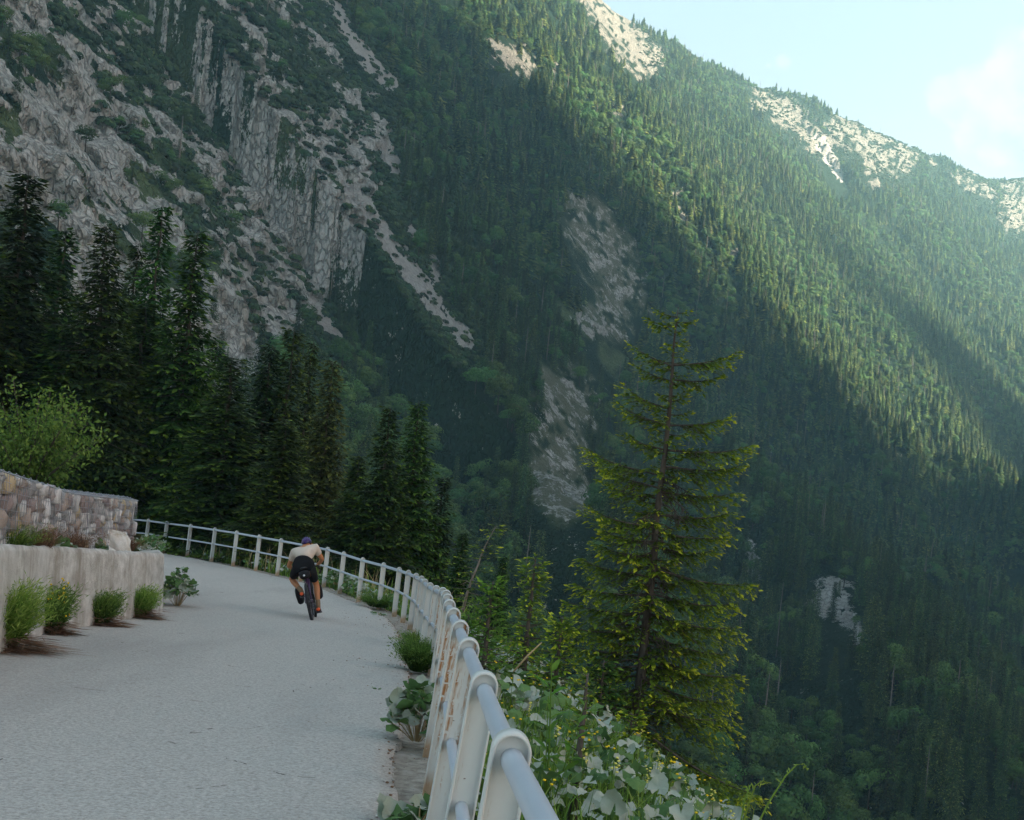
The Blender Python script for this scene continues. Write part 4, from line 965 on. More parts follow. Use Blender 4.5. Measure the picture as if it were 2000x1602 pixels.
def small_trees():
    def put(seed, name, lab, u, v, D, w, mat, bk='bark', nb=70, gap=.05, tuft=.07, per=6, **kw):
        p = un(u, v, D); z = float(z_near(p[0], p[1]))-.1; H = max(.6, p[2]-z); R = w*D/FPX
        T, K = conifer(seed, H, R, nb, gap, tuft, per, **kw); tree_thing(name, lab, T, K, MAT[mat], MAT[bk], (p[0], p[1], z))
    put(1, "larch_tree", "bright green young larch just outside the railing", 962, 1136, 12.5, 78, 'larch', nb=80, droop=.1, upturn=.5)
    put(2, "spruce_sapling", "young spruce with a long thin yellow tipped leader between larch and big spruce", 1046, 1090, 14.0, 72, 'needle_hero', nb=85, gap=.05, profile=lambda q: (.25 if q > .6 else (1-q)**.7), droop=.15, upturn=.4)
    put(3, "spruce_sapling", "low dark green spruce at the foot of the long leadered sapling", 1098, 1205, 13.0, 70, 'needle_hero', nb=70, droop=.2, upturn=.3)
    put(4, "spruce_sapling", "small budding spruce with upright reddish twigs at the edge of the herbs", 1148, 1315, 7.5, 46, 'needle_hero', nb=34, gap=.045, tuft=.035, per=7, droop=-.1, upturn=.6, thin=.7)
    put(5, "spruce_sapling", "low yellow green spruce bush below the trunk of the big spruce", 1235, 1395, 10.5, 75, 'needle_hero', nb=60, gap=.04, tuft=.05, per=6, droop=.1, upturn=.5)
    put(6, "spruce_sapling", "low dark spruce bush left below the big spruce", 1180, 1290, 15.0, 90, 'needle', nb=70, gap=.05, tuft=.08, per=6, droop=.2)
    put(7, "larch_tree", "second bright green larch bush lower beside the railing", 915, 1200, 14.5, 50, 'larch', nb=60, droop=.1, upturn=.4)
small_trees()

# ------------------------------------------------------------------ herbs
def leaf_shape(kind, seed):
    r = np.random.default_rng(seed); n = 19
    if kind == 'butterbur':
        a = np.linspace(-math.pi*.93, math.pi*.93, n); rad = .5*(1+.10*np.cos(a*3)+.06*np.cos(a*9+1)+.03*r.normal(size=n)); x = np.sin(a)*rad; y = np.cos(a)*rad
        z = .16*np.sin(a*2+r.random()*6)*1.0 + .10*r.normal(size=n)*.6
        fold = r.uniform(.1, .55); z = z + np.abs(x)*fold
        V = np.concatenate([[[0, -.05, -.05]], np.stack([x, y, z], 1)*1.0, np.stack([x*.55, y*.55, z*.35-.02], 1)])
        F = [[0, n+1+i, n+2+i] for i in range(n-1)] + [[n+1+i, 1+i, 2+i] for i in range(n-1)] + [[n+1+i, 2+i, n+2+i] for i in range(n-1)]
        return V, np.array(F)
    V = np.array([[0, 0, 0], [-.13, .35, .05], [.13, .35, .05], [-.10, .75, -.02], [.10, .75, -.02], [0, 1.05, -.15], [0, .4, -.01], [0, .75, -.06]]); F = np.array([[0, 6, 1], [0, 2, 6], [1, 6, 7], [1, 7, 3], [2, 7, 6], [2, 4, 7], [3, 7, 5], [4, 5, 7]]); return V, F
def twoface(name, top, top2, under, trans=.25):
    m = M(name, .7, .2); g = m.n("ShaderNodeNewGeometry"); t = m.mix(m.attr("tint"), top, top2); nz = m.noise(m.coord(), 30, 3)
    c = m.mix(g.outputs["Backfacing"], t, m.mix(nz, tuple(x*.75 for x in under), under)); m.color(c)
    tr = m.n("ShaderNodeBsdfTranslucent"); m.l(t, tr.inputs[0]); mx = m.n("ShaderNodeMixShader"); mx.inputs[0].default_value = trans
    m.l(m.b.outputs[0], mx.inputs[1]); m.l(tr.outputs[0], mx.inputs[2]); m.l(mx.outputs[0], m.t.nodes["Material Output"].inputs[0]); m.bump(nz, .4, .01); return m.m
MAT['butterbur'] = twoface("butterbur_leaf", (.05, .12, .04), (.14, .25, .08), (.46, .51, .42))
BB = [leaf_shape('butterbur', k) for k in range(8)]; LN = leaf_shape('lance', 0)
def place_shapes(G, shapes, pos, size, tilt, rz, tint, flip=None, lean=0.0, mat=0):
    """many copies of small leaf shapes, joined"""
    n = len(pos); r = np.random.default_rng(n)
    sel = r.integers(0, len(shapes), n)
    for s in range(len(shapes)):
        i = np.nonzero(sel == s)[0]
        if not len(i): continue
        V, F = shapes[s]; V = V[None]*np.asarray(size)[i][:, None, None]*np.ones((1, 1, 3))
        if flip is not None: V = V*np.where(flip[i], -1, 1)[:, None, None]**np.array([0, 0, 1]) ; 
        ct, st = np.cos(tilt[i])[:, None], np.sin(tilt[i])[:, None]; y = V[..., 1]*ct - V[..., 2]*st; z = V[..., 1]*st + V[..., 2]*ct
        c, s_ = np.cos(rz[i])[:, None], np.sin(rz[i])[:, None]; x2 = V[..., 0]*c - y*s_; y2 = V[..., 0]*s_ + y*c
        W = np.stack([x2, y2, z], -1) + pos[i][:, None]; k = V.shape[1]
        FF = (F[None] + (np.arange(len(i))*k)[:, None, None]); 
        if flip is not None: FF = np.where(flip[i][:, None, None], FF[..., ::-1], FF)
        G.add(W.reshape(-1, 3), FF.reshape(-1, 3), np.repeat(tint[i], k), mat)
def blades(G, pos, L, W, lean, tint, mat=0, curve=.5):
    """thin grass blades, 4 triangles each"""
    n = len(pos); r = np.random.default_rng(n+3); az = r.random(n)*6.283
    d = np.stack([np.cos(az), np.sin(az), 0*az], 1); s = np.stack([-np.sin(az), np.cos(az), 0*az], 1)*(W*.5)[:, None]
    up = np.array([0, 0, 1.0]); p1 = pos + up*(L*.55)[:, None] + d*(L*lean*.35)[:, None]; p2 = pos + up*(L*(1-.25*lean))[:, None] + d*(L*lean)[:, None]
    V = np.stack([pos-s, pos+s, p1-s*.8, p1+s*.8, p2], 1).reshape(-1, 3); j = np.arange(n)*5
    F = np.concatenate([np.stack([j, j+1, j+3], 1), np.stack([j, j+3, j+2], 1), np.stack([j+2, j+3, j+4], 1)])
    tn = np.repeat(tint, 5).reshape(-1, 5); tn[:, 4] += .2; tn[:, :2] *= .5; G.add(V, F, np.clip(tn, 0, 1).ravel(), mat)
def along(s, t):
    """point at fence arclength s, offset t outward"""
    P = PATH_FINE; i = np.clip((s/P_LEN*(len(P)-1)), 0, len(P)-1.001); a = i.astype(int); f = (i-a)[:, None]; q = P[a]*(1-f)+P[a+1]*f
    T = P[np.minimum(a+1, len(P)-1)]-P[a]; T /= np.linalg.norm(T, axis=1)[:, None]+1e-9
    return q + np.stack([T[:, 1], -T[:, 0]], 1)*t[:, None]
PATH_FINE = resample(PATH2, 600); P_LEN = np.linalg.norm(np.diff(PATH_FINE, axis=0), axis=1).sum()
def herbs():
    r = np.random.default_rng(12)
    def area(n, y0, y1, t0, t1, pw=1.0):
        s = r.uniform(0, P_LEN, n*3); t = t0+(t1-t0)*r.random(n*3)**pw; q = along(s, t); ok = (q[:, 1] > y0) & (q[:, 1] < y1); q = q[ok][:n]; t = t[ok][:n]
        z = z_near(q[:, 0], q[:, 1]); return np.stack([q[:, 0], q[:, 1], z], 1), t
    # butterbur leaves: near carpet, then thinner along the slope
    G = Geo(); St = Geo()
    for n, y0, y1, t0, t1, sz, h in ((3800, 1.8, 5.0, .12, 2.2, (.045, .095), (.12, .42)), (5200, 5.0, 9.5, .12, 3.0, (.05, .13), (.12, .42)), (1900, 9, 20, .1, 4.0, (.10, .17), (.12, .40)), (1500, 20, 44, .1, 2.2, (.10, .18), (.06, .35))):
        p, t = area(n, y0, y1, t0, t1); cl = fbm(p[:, 0]/.45, p[:, 1]/.45, 0, 5, 2); keep = cl > .40; p = p[keep]; n = len(p)
        hh = r.uniform(*h, n)*(.7+.6*fbm(p[:, 0], p[:, 1], 0, 8, 2)); b = p.copy(); p = p + [0, 0, 1]*hh[:, None] + r.normal(size=(n, 3))*[.06, .06, 0]
        place_shapes(G, BB, p, r.uniform(*sz, n), r.normal(size=n)*.55+.25, r.random(n)*6.28, r.random(n), r.random(n) < .42)
        for k in range(0, min(n, 700)):
            St.add(*tube(np.array([b[k], (b[k]+p[k])/2+[.01, 0, 0], p[k]]), .004, 3, False), .6)
    o = link("butterbur_leaves", G.mesh("butterbur_leaves", [MAT['butterbur']], True)); tag(o, "grey green butterbur leaves with white undersides covering the slope outside the railing", "plants", kind='stuff')
    # grass and feathery stems
    Gg = Geo()
    for n, y0, y1, t0, t1, L in ((26000, 2.0, 10, .10, 3.2, (.14, .50)), (16000, 10, 24, .1, 7.0, (.14, .42)), (14000, 24, 45, .06, 4.0, (.10, .5)), (5000, 24, 45, 1.0, 8.0, (.3, .9))):
        p, t = area(n, y0, y1, t0, t1, .8); cl = fbm(p[:, 0]/.6, p[:, 1]/.6, 0, 17, 2); p = p[cl > .36]; n = len(p)
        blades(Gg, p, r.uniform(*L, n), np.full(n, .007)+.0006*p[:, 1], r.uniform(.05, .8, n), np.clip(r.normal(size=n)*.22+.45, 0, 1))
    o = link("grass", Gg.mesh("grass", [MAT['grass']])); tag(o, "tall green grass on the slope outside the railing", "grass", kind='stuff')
    Gs = Geo(); p, t = area(420, 26, 45, .2, 3.0); blades(Gs, p, r.uniform(.4, 1.0, len(p)), np.full(len(p), .02), r.uniform(.1, .7, len(p)), r.random(len(p)))
    o = link("dry_grass", Gs.mesh("dry_grass", [MAT['straw']])); tag(o, "dry straw coloured grass stalks behind the far railing", "grass", kind='stuff')
    # small yellow flowers
    Fl = Geo(); Vi, Fi = ico(1)
    for n, t0, t1, mat in ((190, .3, 2.8, 0), (80, .2, 2.2, 1)):
        p, t = area(n, 3.0, 11, t0, t1); 
        for a in p:
            h = r.uniform(.35, .62); Fl.add(*tube(np.array([a, a+[r.normal()*.03, r.normal()*.03, h]]), .0022, 3, False), .5, 2)
            for k in range(r.integers(1, 4) if mat == 0 else r.integers(6, 12)):
                c = a + [r.normal()*(.03 if mat == 0 else .012), r.normal()*(.03 if mat == 0 else .012), h-(.0 if mat == 0 else .012*k)]
                Fl.add(Vi*[.010, .010, .006]*(1.0 if mat == 0 else .9) + c, Fi, .5, mat)
    o = link("yellow_flowers", Fl.mesh("yellow_flowers", [MAT['yellow'], MAT['paleyellow'], MAT['grass']])); tag(o, "small yellow wild flowers among the leaves outside the railing", "flowers", kind='stuff')
herbs()
leafmesh = [mesh_np("leaf", V, F, [MAT['butterbur']], {"tint": np.full(len(V), .2+.1*k)}, True) for k, (V, F) in enumerate(BB)]
def butterbur(label, base, R, H, n, size, seed, stems=10):
    """one plant: every leaf its own part"""
    r = np.random.default_rng(seed); t = thing("butterbur_plant", label, "plant", tuple(base)); S = Geo()
    for k in range(n):
        a = r.random()*6.28; q = math.sqrt(r.random()); hz = H*(.25+.75*(1-q*.75))*(.65+.5*r.random()); c = np.array([math.cos(a)*R*q, math.sin(a)*R*q, hz])
        o = link("leaf", leafmesh[r.integers(0, 8)], t, c); s = size*(.6+.7*r.random()); fl = r.random() < .45
        o.scale = (s, s, s); o.rotation_euler = ((math.pi if fl else 0)+r.normal()*.5+.35, r.normal()*.45, a-1.57+r.normal()*.6)
        if k < stems*3: S.add(*tube(np.array([[c[0]*.15, c[1]*.15, 0], [c[0]*.6, c[1]*.6, hz*.6], c-[0, 0, .01]]), .004, 3, False), .5)
    link("stems", S.mesh("stems", [MAT['straw']]), t); return t
def gp(u, v):
    p = hit(u, v); z, _, _ = road_h(p[0], p[1]); p[2] = float(z); return p
butterbur("grey leaved butterbur clump growing over the kerb beside the third near post", gp(812, 1462), .24, .44, 105, .115, 1)
butterbur("large butterbur leaves at the bottom edge of the photo beside the kerb", gp(815, 1640), .17, .12, 22, .13, 2)
butterbur("leafy butterbur clump at the corner of the concrete wall", gp(343, 1186)+[0, .1, 0], .34, .62, 130, .13, 3)
butterbur("butterbur clump under the railing right of the cyclist", gp(655, 1158)+[0, .3, 0], .50, .38, 80, .15, 4)
butterbur("flatter butterbur clump under the railing between the cyclist and the kerb corner", gp(690, 1170)+[0, .2, 0], .35, .25, 50, .14, 14)
butterbur("small butterbur tuft at the foot of the far railing", gp(487, 1111), .35, .30, 34, .16, 5)
butterbur("wilted leafy sprig lying on the asphalt near the kerb corner", gp(738, 1203), .15, .06, 12, .09, 6)
butterbur("small torn leaf sprig lying on the asphalt near the kerb", gp(738, 1357), .05, .03, 5, .045, 7)
for (u, v, D, n, lab, s) in ((176, 1068, 18.0, 30, "dark green leafy plant between weeds and boulder on the concrete wall", 8), (110, 1065, 15.2, 20, "small leafy plant among dry weeds on top of the concrete wall", 9), (262, 1078, 21.5, 60, "grey green leafy plant at the right end of the gabion wall", 10), (292, 1072, 23.5, 60, "pale leafy plant beside the first visible railing post", 11)):
    p = un(u, v, D); butterbur(lab, p-[0, 0, .12], .22 if n < 40 else .42, .26 if n < 40 else .42, n, .12, s)

def tuft(name, label, base, R, H, n, mat, seed, thatch=None, lean=.45, width=.006, flowers=0):
    r = np.random.default_rng(seed); t = thing(name, label, "plant", tuple(base)); G = Geo()
    a = r.random(n)*6.28; q = np.sqrt(r.random(n))*R*.45; p = np.stack([np.cos(a)*q, np.sin(a)*q, 0*a], 1)
    # stems rise and spread outward
    for k in range(4):
        sel = np.arange(n) % 4 == k; m = sel.sum(); L = H*(.45+.6*r.random(m)); d = np.stack([np.cos(a[sel]+r.normal(size=m)*.6), np.sin(a[sel]+r.normal(size=m)*.6), 0*L], 1)
        sp = R*(.1+1.0*r.random(m))[:, None]; b = p[sel]; m1 = b + d*sp*.35 + [0, 0, 1]*(L*.55)[:, None]; e = b + d*sp + [0, 0, 1]*(L*(1-.2*r.random(m)))[:, None]
        s = np.stack([-d[:, 1], d[:, 0], 0*L], 1)*width; V = np.stack([b-s, b+s, m1-s, m1+s, e], 1).reshape(-1, 3); j = np.arange(m)*5
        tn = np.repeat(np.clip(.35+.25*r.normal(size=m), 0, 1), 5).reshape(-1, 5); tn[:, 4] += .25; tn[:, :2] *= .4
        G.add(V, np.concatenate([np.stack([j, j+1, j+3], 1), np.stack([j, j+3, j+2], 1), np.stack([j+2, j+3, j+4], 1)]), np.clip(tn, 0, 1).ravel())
        # little side leaves make it feathery
        for f in (.35, .55, .75, .95):
            c = b + (e-b)*f + (m1-(b+e)/2)*(1-abs(f-.5)*2)*.9; dd = d*.6+r.normal(size=(m, 3))*.5+[0, 0, .5]; dd /= np.linalg.norm(dd, axis=1)[:, None]
            Vn, Fn = fan(c, dd, r.normal(size=(m, 3)), np.full(m, H*.11), np.full(m, width*1.6)); G.add(Vn, Fn, np.repeat(np.clip(.3+.4*f+.2*r.normal(size=m), 0, 1), 4))
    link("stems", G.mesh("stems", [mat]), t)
    if thatch:
        D_ = Geo(); m = thatch; off = np.array([.55, -.25])*R*1.3; a = r.normal(size=m)*.8-.45; L = R*(.5+1.1*r.random(m)); b = np.stack([r.normal(size=m)*R*.45, r.normal(size=m)*R*.35, .01+.14*r.random(m)**2], 1); d = np.stack([np.cos(a), np.sin(a), 0*a-.02], 1)
        V, F = fan(b, d, np.tile([0, 0, 1.0], (m, 1))+r.normal(size=(m, 3))*.3, L, np.full(m, .012)); V[:, 2] = np.maximum(V[:, 2], .004)-.10*V[:, 0]*0; D_.add(V, F, .5)
        V2 = D_.V[0]; V2[:, 2] += (z_road(base[0]+V2[:, 0], base[1]+V2[:, 1])-z_road(base[0], base[1])) + .012
        link("dead_stalks", D_.mesh("dead_stalks", [MAT['dead']]), t)
    if flowers:
        Fg = Geo(); Vi, Fi = ico(1)
        for k in range(flowers): Fg.add(Vi*.013+[R*.35+r.normal()*R*.3, r.normal()*R*.4-.05, H*(.75+.16*r.normal())], Fi)
        link("flowers", Fg.mesh("flowers", [MAT['yellow']]), t)
    return t
tuft("grass_tuft", "tall bright green grass tuft with brown dead stalks at the left edge by the wall", gp(-8, 1268), .40, .72, 1900, MAT['grass'], 1, 700)
tuft("broom_bush", "bushy green tuft with yellow flowers against the concrete wall", gp(97, 1238), .22, .60, 1300, MAT['leaf_green'], 2, 600, flowers=34)
tuft("broom_bush", "wide green tuft right of the yellow flowered one, at the wall foot", gp(192, 1222), .27, .50, 1400, MAT['leaf_green'], 3, 500)
tuft("broom_bush", "green tuft nearest the wall corner, with one tall thin spike", gp(268, 1207), .25, .50, 1300, MAT['grass'], 4, 500)
tuft("grass_tuft", "olive grass tuft on the kerb where the posts crowd together", gp(822, 1312), .30, .38, 1500, MAT['leaf_green'], 5)
tuft("grass_tuft", "small leafy weed on the kerb just past the olive tuft", gp(815, 1262), .26, .24, 500, MAT['leaf_green'], 15)
tuft("grass_tuft", "low dark green weed at the kerb corner below the far posts", gp(735, 1192)+[0, .3, 0], .5, .3, 600, MAT['leaf_green'], 6)
for k, (u, v, D, lab) in enumerate([(20, 1060, 13.4, "dry olive weed at the left end on top of the concrete wall"), (70, 1062, 14.5, "brown green weed under the gabion left of the small leafy plant"), (135, 1068, 16.4, "reddish dry weed on the concrete wall left of the dark leafy plant"), (240, 1070, 20.0, "reddish brown weed right of the pale boulder")]):
    tuft("dry_weed", lab, un(u, v, D)-[0, 0, .1], .34, .34, 420, [MAT['grass'], MAT['dead'], MAT['dead'], MAT['dead']][k], 20+k, width=.004)

def shrub():
    r = np.random.default_rng(3); D = 18.5; c = un(60, 860, D); base = np.array([c[0], c[1], un(60, 985, D)[2]]); t = thing("shrub", "bright green leafy shrub rising behind the gabion wall at the left edge", "shrub", tuple(base)); T, K = Geo(), Geo()
    for k in range(44):
        a = r.random()*6.28; R = 1.25*math.sqrt(r.random()); top = np.array([math.cos(a)*R, math.sin(a)*R*.8, (2.05-.6*R)*(.6+.45*r.random())]); m = top*[.4, .4, .5]; path = resample(np.array([[0, 0, -.3], m, top]), 8); T.add(*tube(path, np.linspace(.018, .004, 8), 4, False))
        n = 150; q = .25+.75*r.random(n)**.7; p = np.stack([np.interp(q, np.linspace(0, 1, 8), path[:, j]) for j in range(3)], 1) + r.normal(size=(n, 3))*.10
        d = r.normal(size=(n, 3))+[0, 0, .6]; d /= np.linalg.norm(d, axis=1)[:, None]
        K.add(*fan(p, d, r.normal(size=(n, 3)), r.uniform(.055, .10, n), r.uniform(.03, .05, n), .1), np.repeat(np.clip(.4+.3*q+.2*r.normal(size=n), 0, 1), 4))
    link("branches", T.mesh("branches", [MAT['bark']]), t); link("leaves", K.mesh("leaves", [MAT['leaf_green']]), t)
shrub()
def odd_plants():
    r = np.random.default_rng(2)
    # tall leafy stem
    b = un(1085, 1400, 6.8); b[2] = float(z_near(b[0], b[1])); top = un(1078, 1283, 6.8); t = thing("leafy_stem", "tall stem with lance shaped leaves standing above the herbs left of the big spruce", "plant", tuple(b)); h = top-b
    S = Geo(); S.add(*tube(np.array([[0, 0, 0], h*.5+[.01, 0, 0], h]), [.006, .005, .003], 5)); 
    for dx in (.16, -.05): S.add(*tube(np.array([[0, 0, 0], [dx*.5, .02, h[2]*.4], [dx, .02, h[2]*.78]]), [.005, .004, .002], 5))
    link("stem", S.mesh("stem", [MAT['grass']]), t); Vl, Fl = LN; lm = mesh_np("leaf", Vl, Fl, [MAT['larch']], {"tint": np.full(len(Vl), .6)}, True)
    for k in range(30):
        f = .35+.65*(k % 15)/15; base_ = h*f if k < 15 else np.array([.16, .02, h[2]*.78])*f; o = link("leaf", lm, t, base_); s = .10+.05*r.random(); o.scale = (s, s, s); o.rotation_euler = (.3+.4*r.random(), r.normal()*.2, k*2.4)
    # dry stick
    a = un(1003, 1312, 8.0); c = un(1058, 1255, 8.0); V, F = tube(np.array([a, (a+c)/2+[0, 0, .01], c])-a, [.006, .007, .004], 6); tag(link("dry_stick", mesh_np("dry_stick", V, F, [MAT['straw']]), None, a), "pale dry stick leaning out of the bushes beside the railing", "stick")
    # arching stems at the lower right
    for pts, lab in (([(1478, 1615), (1500, 1570), (1535, 1515), (1556, 1494), (1570, 1492), (1577, 1505)], "longest arching grass stem at the lower right against the dark valley"), ([(1450, 1612), (1462, 1570), (1475, 1535), (1490, 1525), (1500, 1530)], "short curved grass stem beside the longest arching one"), ([(1446, 1612), (1455, 1560), (1468, 1530)], "thin straight grass stem at the edge of the herbs")):
        P = np.array([un(u, v, 4.2) for u, v in pts]); P = np.concatenate([[P[0]-[.02, 0, .5]], P]); V, F = tube(P-P[0], np.linspace(.0042, .0016, len(P)), 5); G = Geo(); G.add(V, F, .6)
        n = 26; q = r.random(n); p = np.stack([np.interp(q, np.linspace(0, 1, len(P)), (P-P[0])[:, j]) for j in range(3)], 1); d = r.normal(size=(n, 3)); d /= np.linalg.norm(d, axis=1)[:, None]; G.add(*fan(p, d, r.normal(size=(n, 3)), r.uniform(.01, .03, n), np.full(n, .006)), .7)
        tag(link("arching_grass", G.mesh("arching_grass", [MAT['grass']]), None, P[0]), lab, "plant")
odd_plants()

def litter():
    r = np.random.default_rng(41); n = 1500; s = r.uniform(0, P_LEN, n*3); t = -.30 - .9*r.random(n*3)**3 + .25*(r.random(n*3) < .4); q = along(s, t); ok = (q[:, 1] > 2) & (q[:, 1] < 40); q = q[ok][:n]
    z, _, _ = road_h(q[:, 0], q[:, 1]); G = Geo(); Vi, Fi = ico(1)
    for a, zz in zip(q, z):
        k = r.random(); sc = r.uniform(.004, .013); G.add(Vi*[sc, sc*.8, sc*.6]+[a[0], a[1], zz+.012], Fi, r.random(), 0 if k < .6 else 1)
    m = M("gravel", .9, .2); m.color(m.ramp(m.attr("tint"), [(0, (.10, .09, .08)), (.5, (.30, .28, .25)), (1, (.5, .48, .44))]))
    tag(link("gravel", G.mesh("gravel", [m.m, MAT['dead']])), "loose grit and dead leaf bits along the asphalt edge", "gravel", kind='stuff')
litter()
# ------------------------------------------------------------------ cyclist and bicycle
def skin_mesh(name, verts, edges, radii, mats, root=0, sub=2):
    """one continuous surface grown round a skeleton"""
    me = bpy.data.meshes.new(name); me.from_pydata([tuple(v) for v in verts], edges, []); o = bpy.data.objects.new(name, me); C.objects.link(o)
    md = o.modifiers.new("skin", 'SKIN'); md.use_smooth_shade = True; lay = me.skin_vertices[0].data
    for i, r in enumerate(radii): lay[i].radius = (r, r) if not isinstance(r, tuple) else r
    lay[root].use_root = True
    s = o.modifiers.new("sub", 'SUBSURF'); s.levels = sub; s.render_levels = sub
    dg = bpy.context.evaluated_depsgraph_get(); m2 = bpy.data.meshes.new_from_object(o.evaluated_get(dg)); m2.name = name
    for m in mats: m2.materials.append(m)
    m2.polygons.foreach_set("use_smooth", [True]*len(m2.polygons)); bpy.data.objects.remove(o); return m2
def chain(pts):
    V, E, R = [], [], []
    for k, (p, r) in enumerate(pts): V.append(p); R.append(r); E += [(k-1, k)] if k else []
    return V, E, R
def cyclist():
    w = gp(610, 1213); head = math.radians(5)             # heading a little to the left
    LEAN = math.radians(-16.5)
    Mx = Matrix.Translation(Vector(w)) @ Matrix.Rotation(head, 4, 'Z') @ Matrix.Rotation(math.radians(-6.5), 4, 'X') @ Matrix.Rotation(LEAN, 4, 'Y') @ Matrix.Scale(.965, 4)
    black = plain("black_rubber", (.018, .018, .020), .7, .3); frame_m = plain("purple_frame", (.05, .016, .07), .35, .5); metal = plain("dark_metal", (.10, .10, .11), .35, .5, .7); bagm = plain("black_bag", (.012, .012, .014), .8, .2); white = plain("white_plastic", (.65, .66, .68), .4, .4)
    b = thing("bicycle", "dark purple bicycle with black bags leaning into the bend under the cyclist", "bicycle"); b.matrix_world = Mx
    def torus(R, r, c, n=48, m=10):
        a = np.linspace(0, 2*math.pi, n, endpoint=False); P = []
        for t in a:
            q = np.linspace(0, 2*math.pi, m, endpoint=False); P.append(np.stack([np.sin(q)*r, (R+np.cos(q)*r)*math.cos(t), (R+np.cos(q)*r)*math.sin(t)], 1)+c)
        V = np.array(P).reshape(-1, 3); i = (np.arange(n)[:, None]*m+np.arange(m)[None]); j = (i+m) % (n*m); i2 = np.arange(n)[:, None]*m+(np.arange(m)[None]+1) % m; j2 = (i2+m) % (n*m)
        return V, np.stack([i, j, j2, i2], -1).reshape(-1, 4)
    RW = .345; wheels = [(0, 0.0), (1, 1.03)]
    for k, y in wheels:
        c = np.array([0, y, RW]); wl_ = link("wheel", None, b, c); wl_.rotation_euler = (0, 0, math.radians(8) if k else 0)
        V, F = torus(RW-.024, .024, 0*c); link("tyre", mesh_np("tyre", V, F, [black], None, True), wl_)
        G = Geo(); V, F = torus(RW-.055, .011, 0*c, 48, 6); G.add(V, F)
        for s in range(28):
            a = s*2*math.pi/28; x0 = .03*(1 if s % 2 else -1); G.add(*tube(np.array([[x0, .015*math.cos(a), .015*math.sin(a)], [0, (RW-.06)*math.cos(a), (RW-.06)*math.sin(a)]]), .0014, 3, False))
        G.add(*tube(np.array([[-.055, 0, 0], [.055, 0, 0]]), .02, 8)); 
        V, F = tube(np.array([[-.046, 0, 0], [-.043, 0, 0]]), .08, 20); G.add(V, F)
        link("rim", G.mesh("rim", [metal], True), wl_)
    A = dict(bb=(0, .43, .28), seat=(0, .30, .80), head1=(0, .86, .88), head2=(0, .90, .72), rear=(0, 0, RW))
    G = Geo(); tb = lambda a, c, r: G.add(*tube(np.array([a, c], float), r, 10))
    tb(A['bb'], A['seat'], .016); tb(A['seat'], A['head1'], .016); tb(A['bb'], A['head2'], .021); tb(A['head1'], A['head2'], .022)
    for s in (-1, 1):
        tb((s*.03, .40, .28), (s*.062, 0, RW), .010); tb((s*.02, .29, .76), (s*.062, 0, RW), .008)
    link("frame", G.mesh("frame", [frame_m], True), b)
    G = Geo(); 
    for s in (-1, 1): G.add(*tube(np.array([[s*.045, .915, .68], [s*.05, .95, .55], [s*.052, 1.03, RW]]), .011, 8))
    G.add(*tube(np.array([[-.05, .915, .69], [.05, .915, .69]]), .014, 8)); G.add(*tube(np.array([[0, .90, .72], [0, .86, .93]]), .014, 8)); link("fork", G.mesh("fork", [black], True), b)
    G = Geo(); bar = [(-.22, .98, .80), (-.235, 1.02, .84), (-.225, 1.06, .90), (-.21, .98, .945), (-.18, .90, .945), (0, .88, .945), (.18, .90, .945), (.21, .98, .945), (.225, 1.06, .90), (.235, 1.02, .84), (.22, .98, .80)]
    G.add(*tube(np.array(bar), .015, 8)); 
    for s in (-1, 1): G.add(*tube(np.array([[s*.225, 1.05, .92], [s*.22, 1.09, .99]]), .017, 8))
    link("handlebar", G.mesh("handlebar", [black], True), b)
    G = Geo(); Vi, Fi = ico(3); S = Vi*[.070, .135, .028]; S[:, 0] *= (1-.7*smooth(-.1, .9, Vi[:, 1])); G.add(S+[0, .22, .955], Fi); G.add(*tube(np.array([[0, .30, .80], [0, .255, .94]]), .014, 8)); link("saddle", G.mesh("saddle", [black], True), b)
    def bag(nm, c, s, m=bagm):
        V = np.sign(Vi)*np.abs(Vi)**.6*np.array(s); V += (fbm(Vi[:, 0]*2, Vi[:, 1]*2, Vi[:, 2]*2, 4, 2)-.5)[:, None]*.03; return link(nm, mesh_np(nm, V+np.array(c), Fi, [m], None, True), b)
    bag("saddle_bag", (0, .12, .84), (.10, .13, .075)); bag("fork_bag", (-.215, 1.0, .47), (.075, .10, .165)); bag("fork_bag", (.15, 1.0, .47), (.06, .09, .14)); bag("handlebar_bag", (0, 1.02, .84), (.15, .08, .08))
    tl = link("tail_light", mesh_np("tail_light", Vi*.019+np.array([0, -.015, .83]), Fi, [white], None, True), b)
    V, F = tube(np.array([[.11, .62, .36], [.10, .66, .46], [.10, .70, .56]]), [.032, .036, .025], 10); link("bottle", mesh_np("bottle", V, F, [white], None, True), b)
    # cranks: right foot low, left foot high
    ca = math.radians(-78); cd = np.array([0, math.cos(ca), math.sin(ca)])*.172; bb = np.array(A['bb']); G = Geo()
    V, F = torus(.085, .006, bb+[.045, 0, 0], 30, 6); G.add(V, F); G.add(*tube(np.array([bb-[.07, 0, 0], bb+[.07, 0, 0]]), .018, 8))
    for s, sg in ((1, 1), (-1, -1)):
        e = bb+[s*.07, 0, 0]+cd*sg; G.add(*tube(np.array([bb+[s*.07, 0, 0], e]), .012, 8)); G.add(*tube(np.array([e, e+[s*.10, 0, 0]]), .016, 8))
    for z in (0, 1):
        G.add(*tube(np.array([bb+[.045, 0, .085-.17*z], [.045, 0, RW+.035-.07*z]]), .004, 4))
    V, F = torus(.035, .014, np.array([.045, 0, RW]), 20, 6); G.add(V, F); G.add(*tube(np.array([[.06, -.01, RW-.05], [.055, -.02, RW-.12]]), .018, 6)); link("crankset", G.mesh("crankset", [metal], True), b)
    rf = bb+[.12, 0, 0]+cd; lf = bb-[.12, 0, 0]-cd
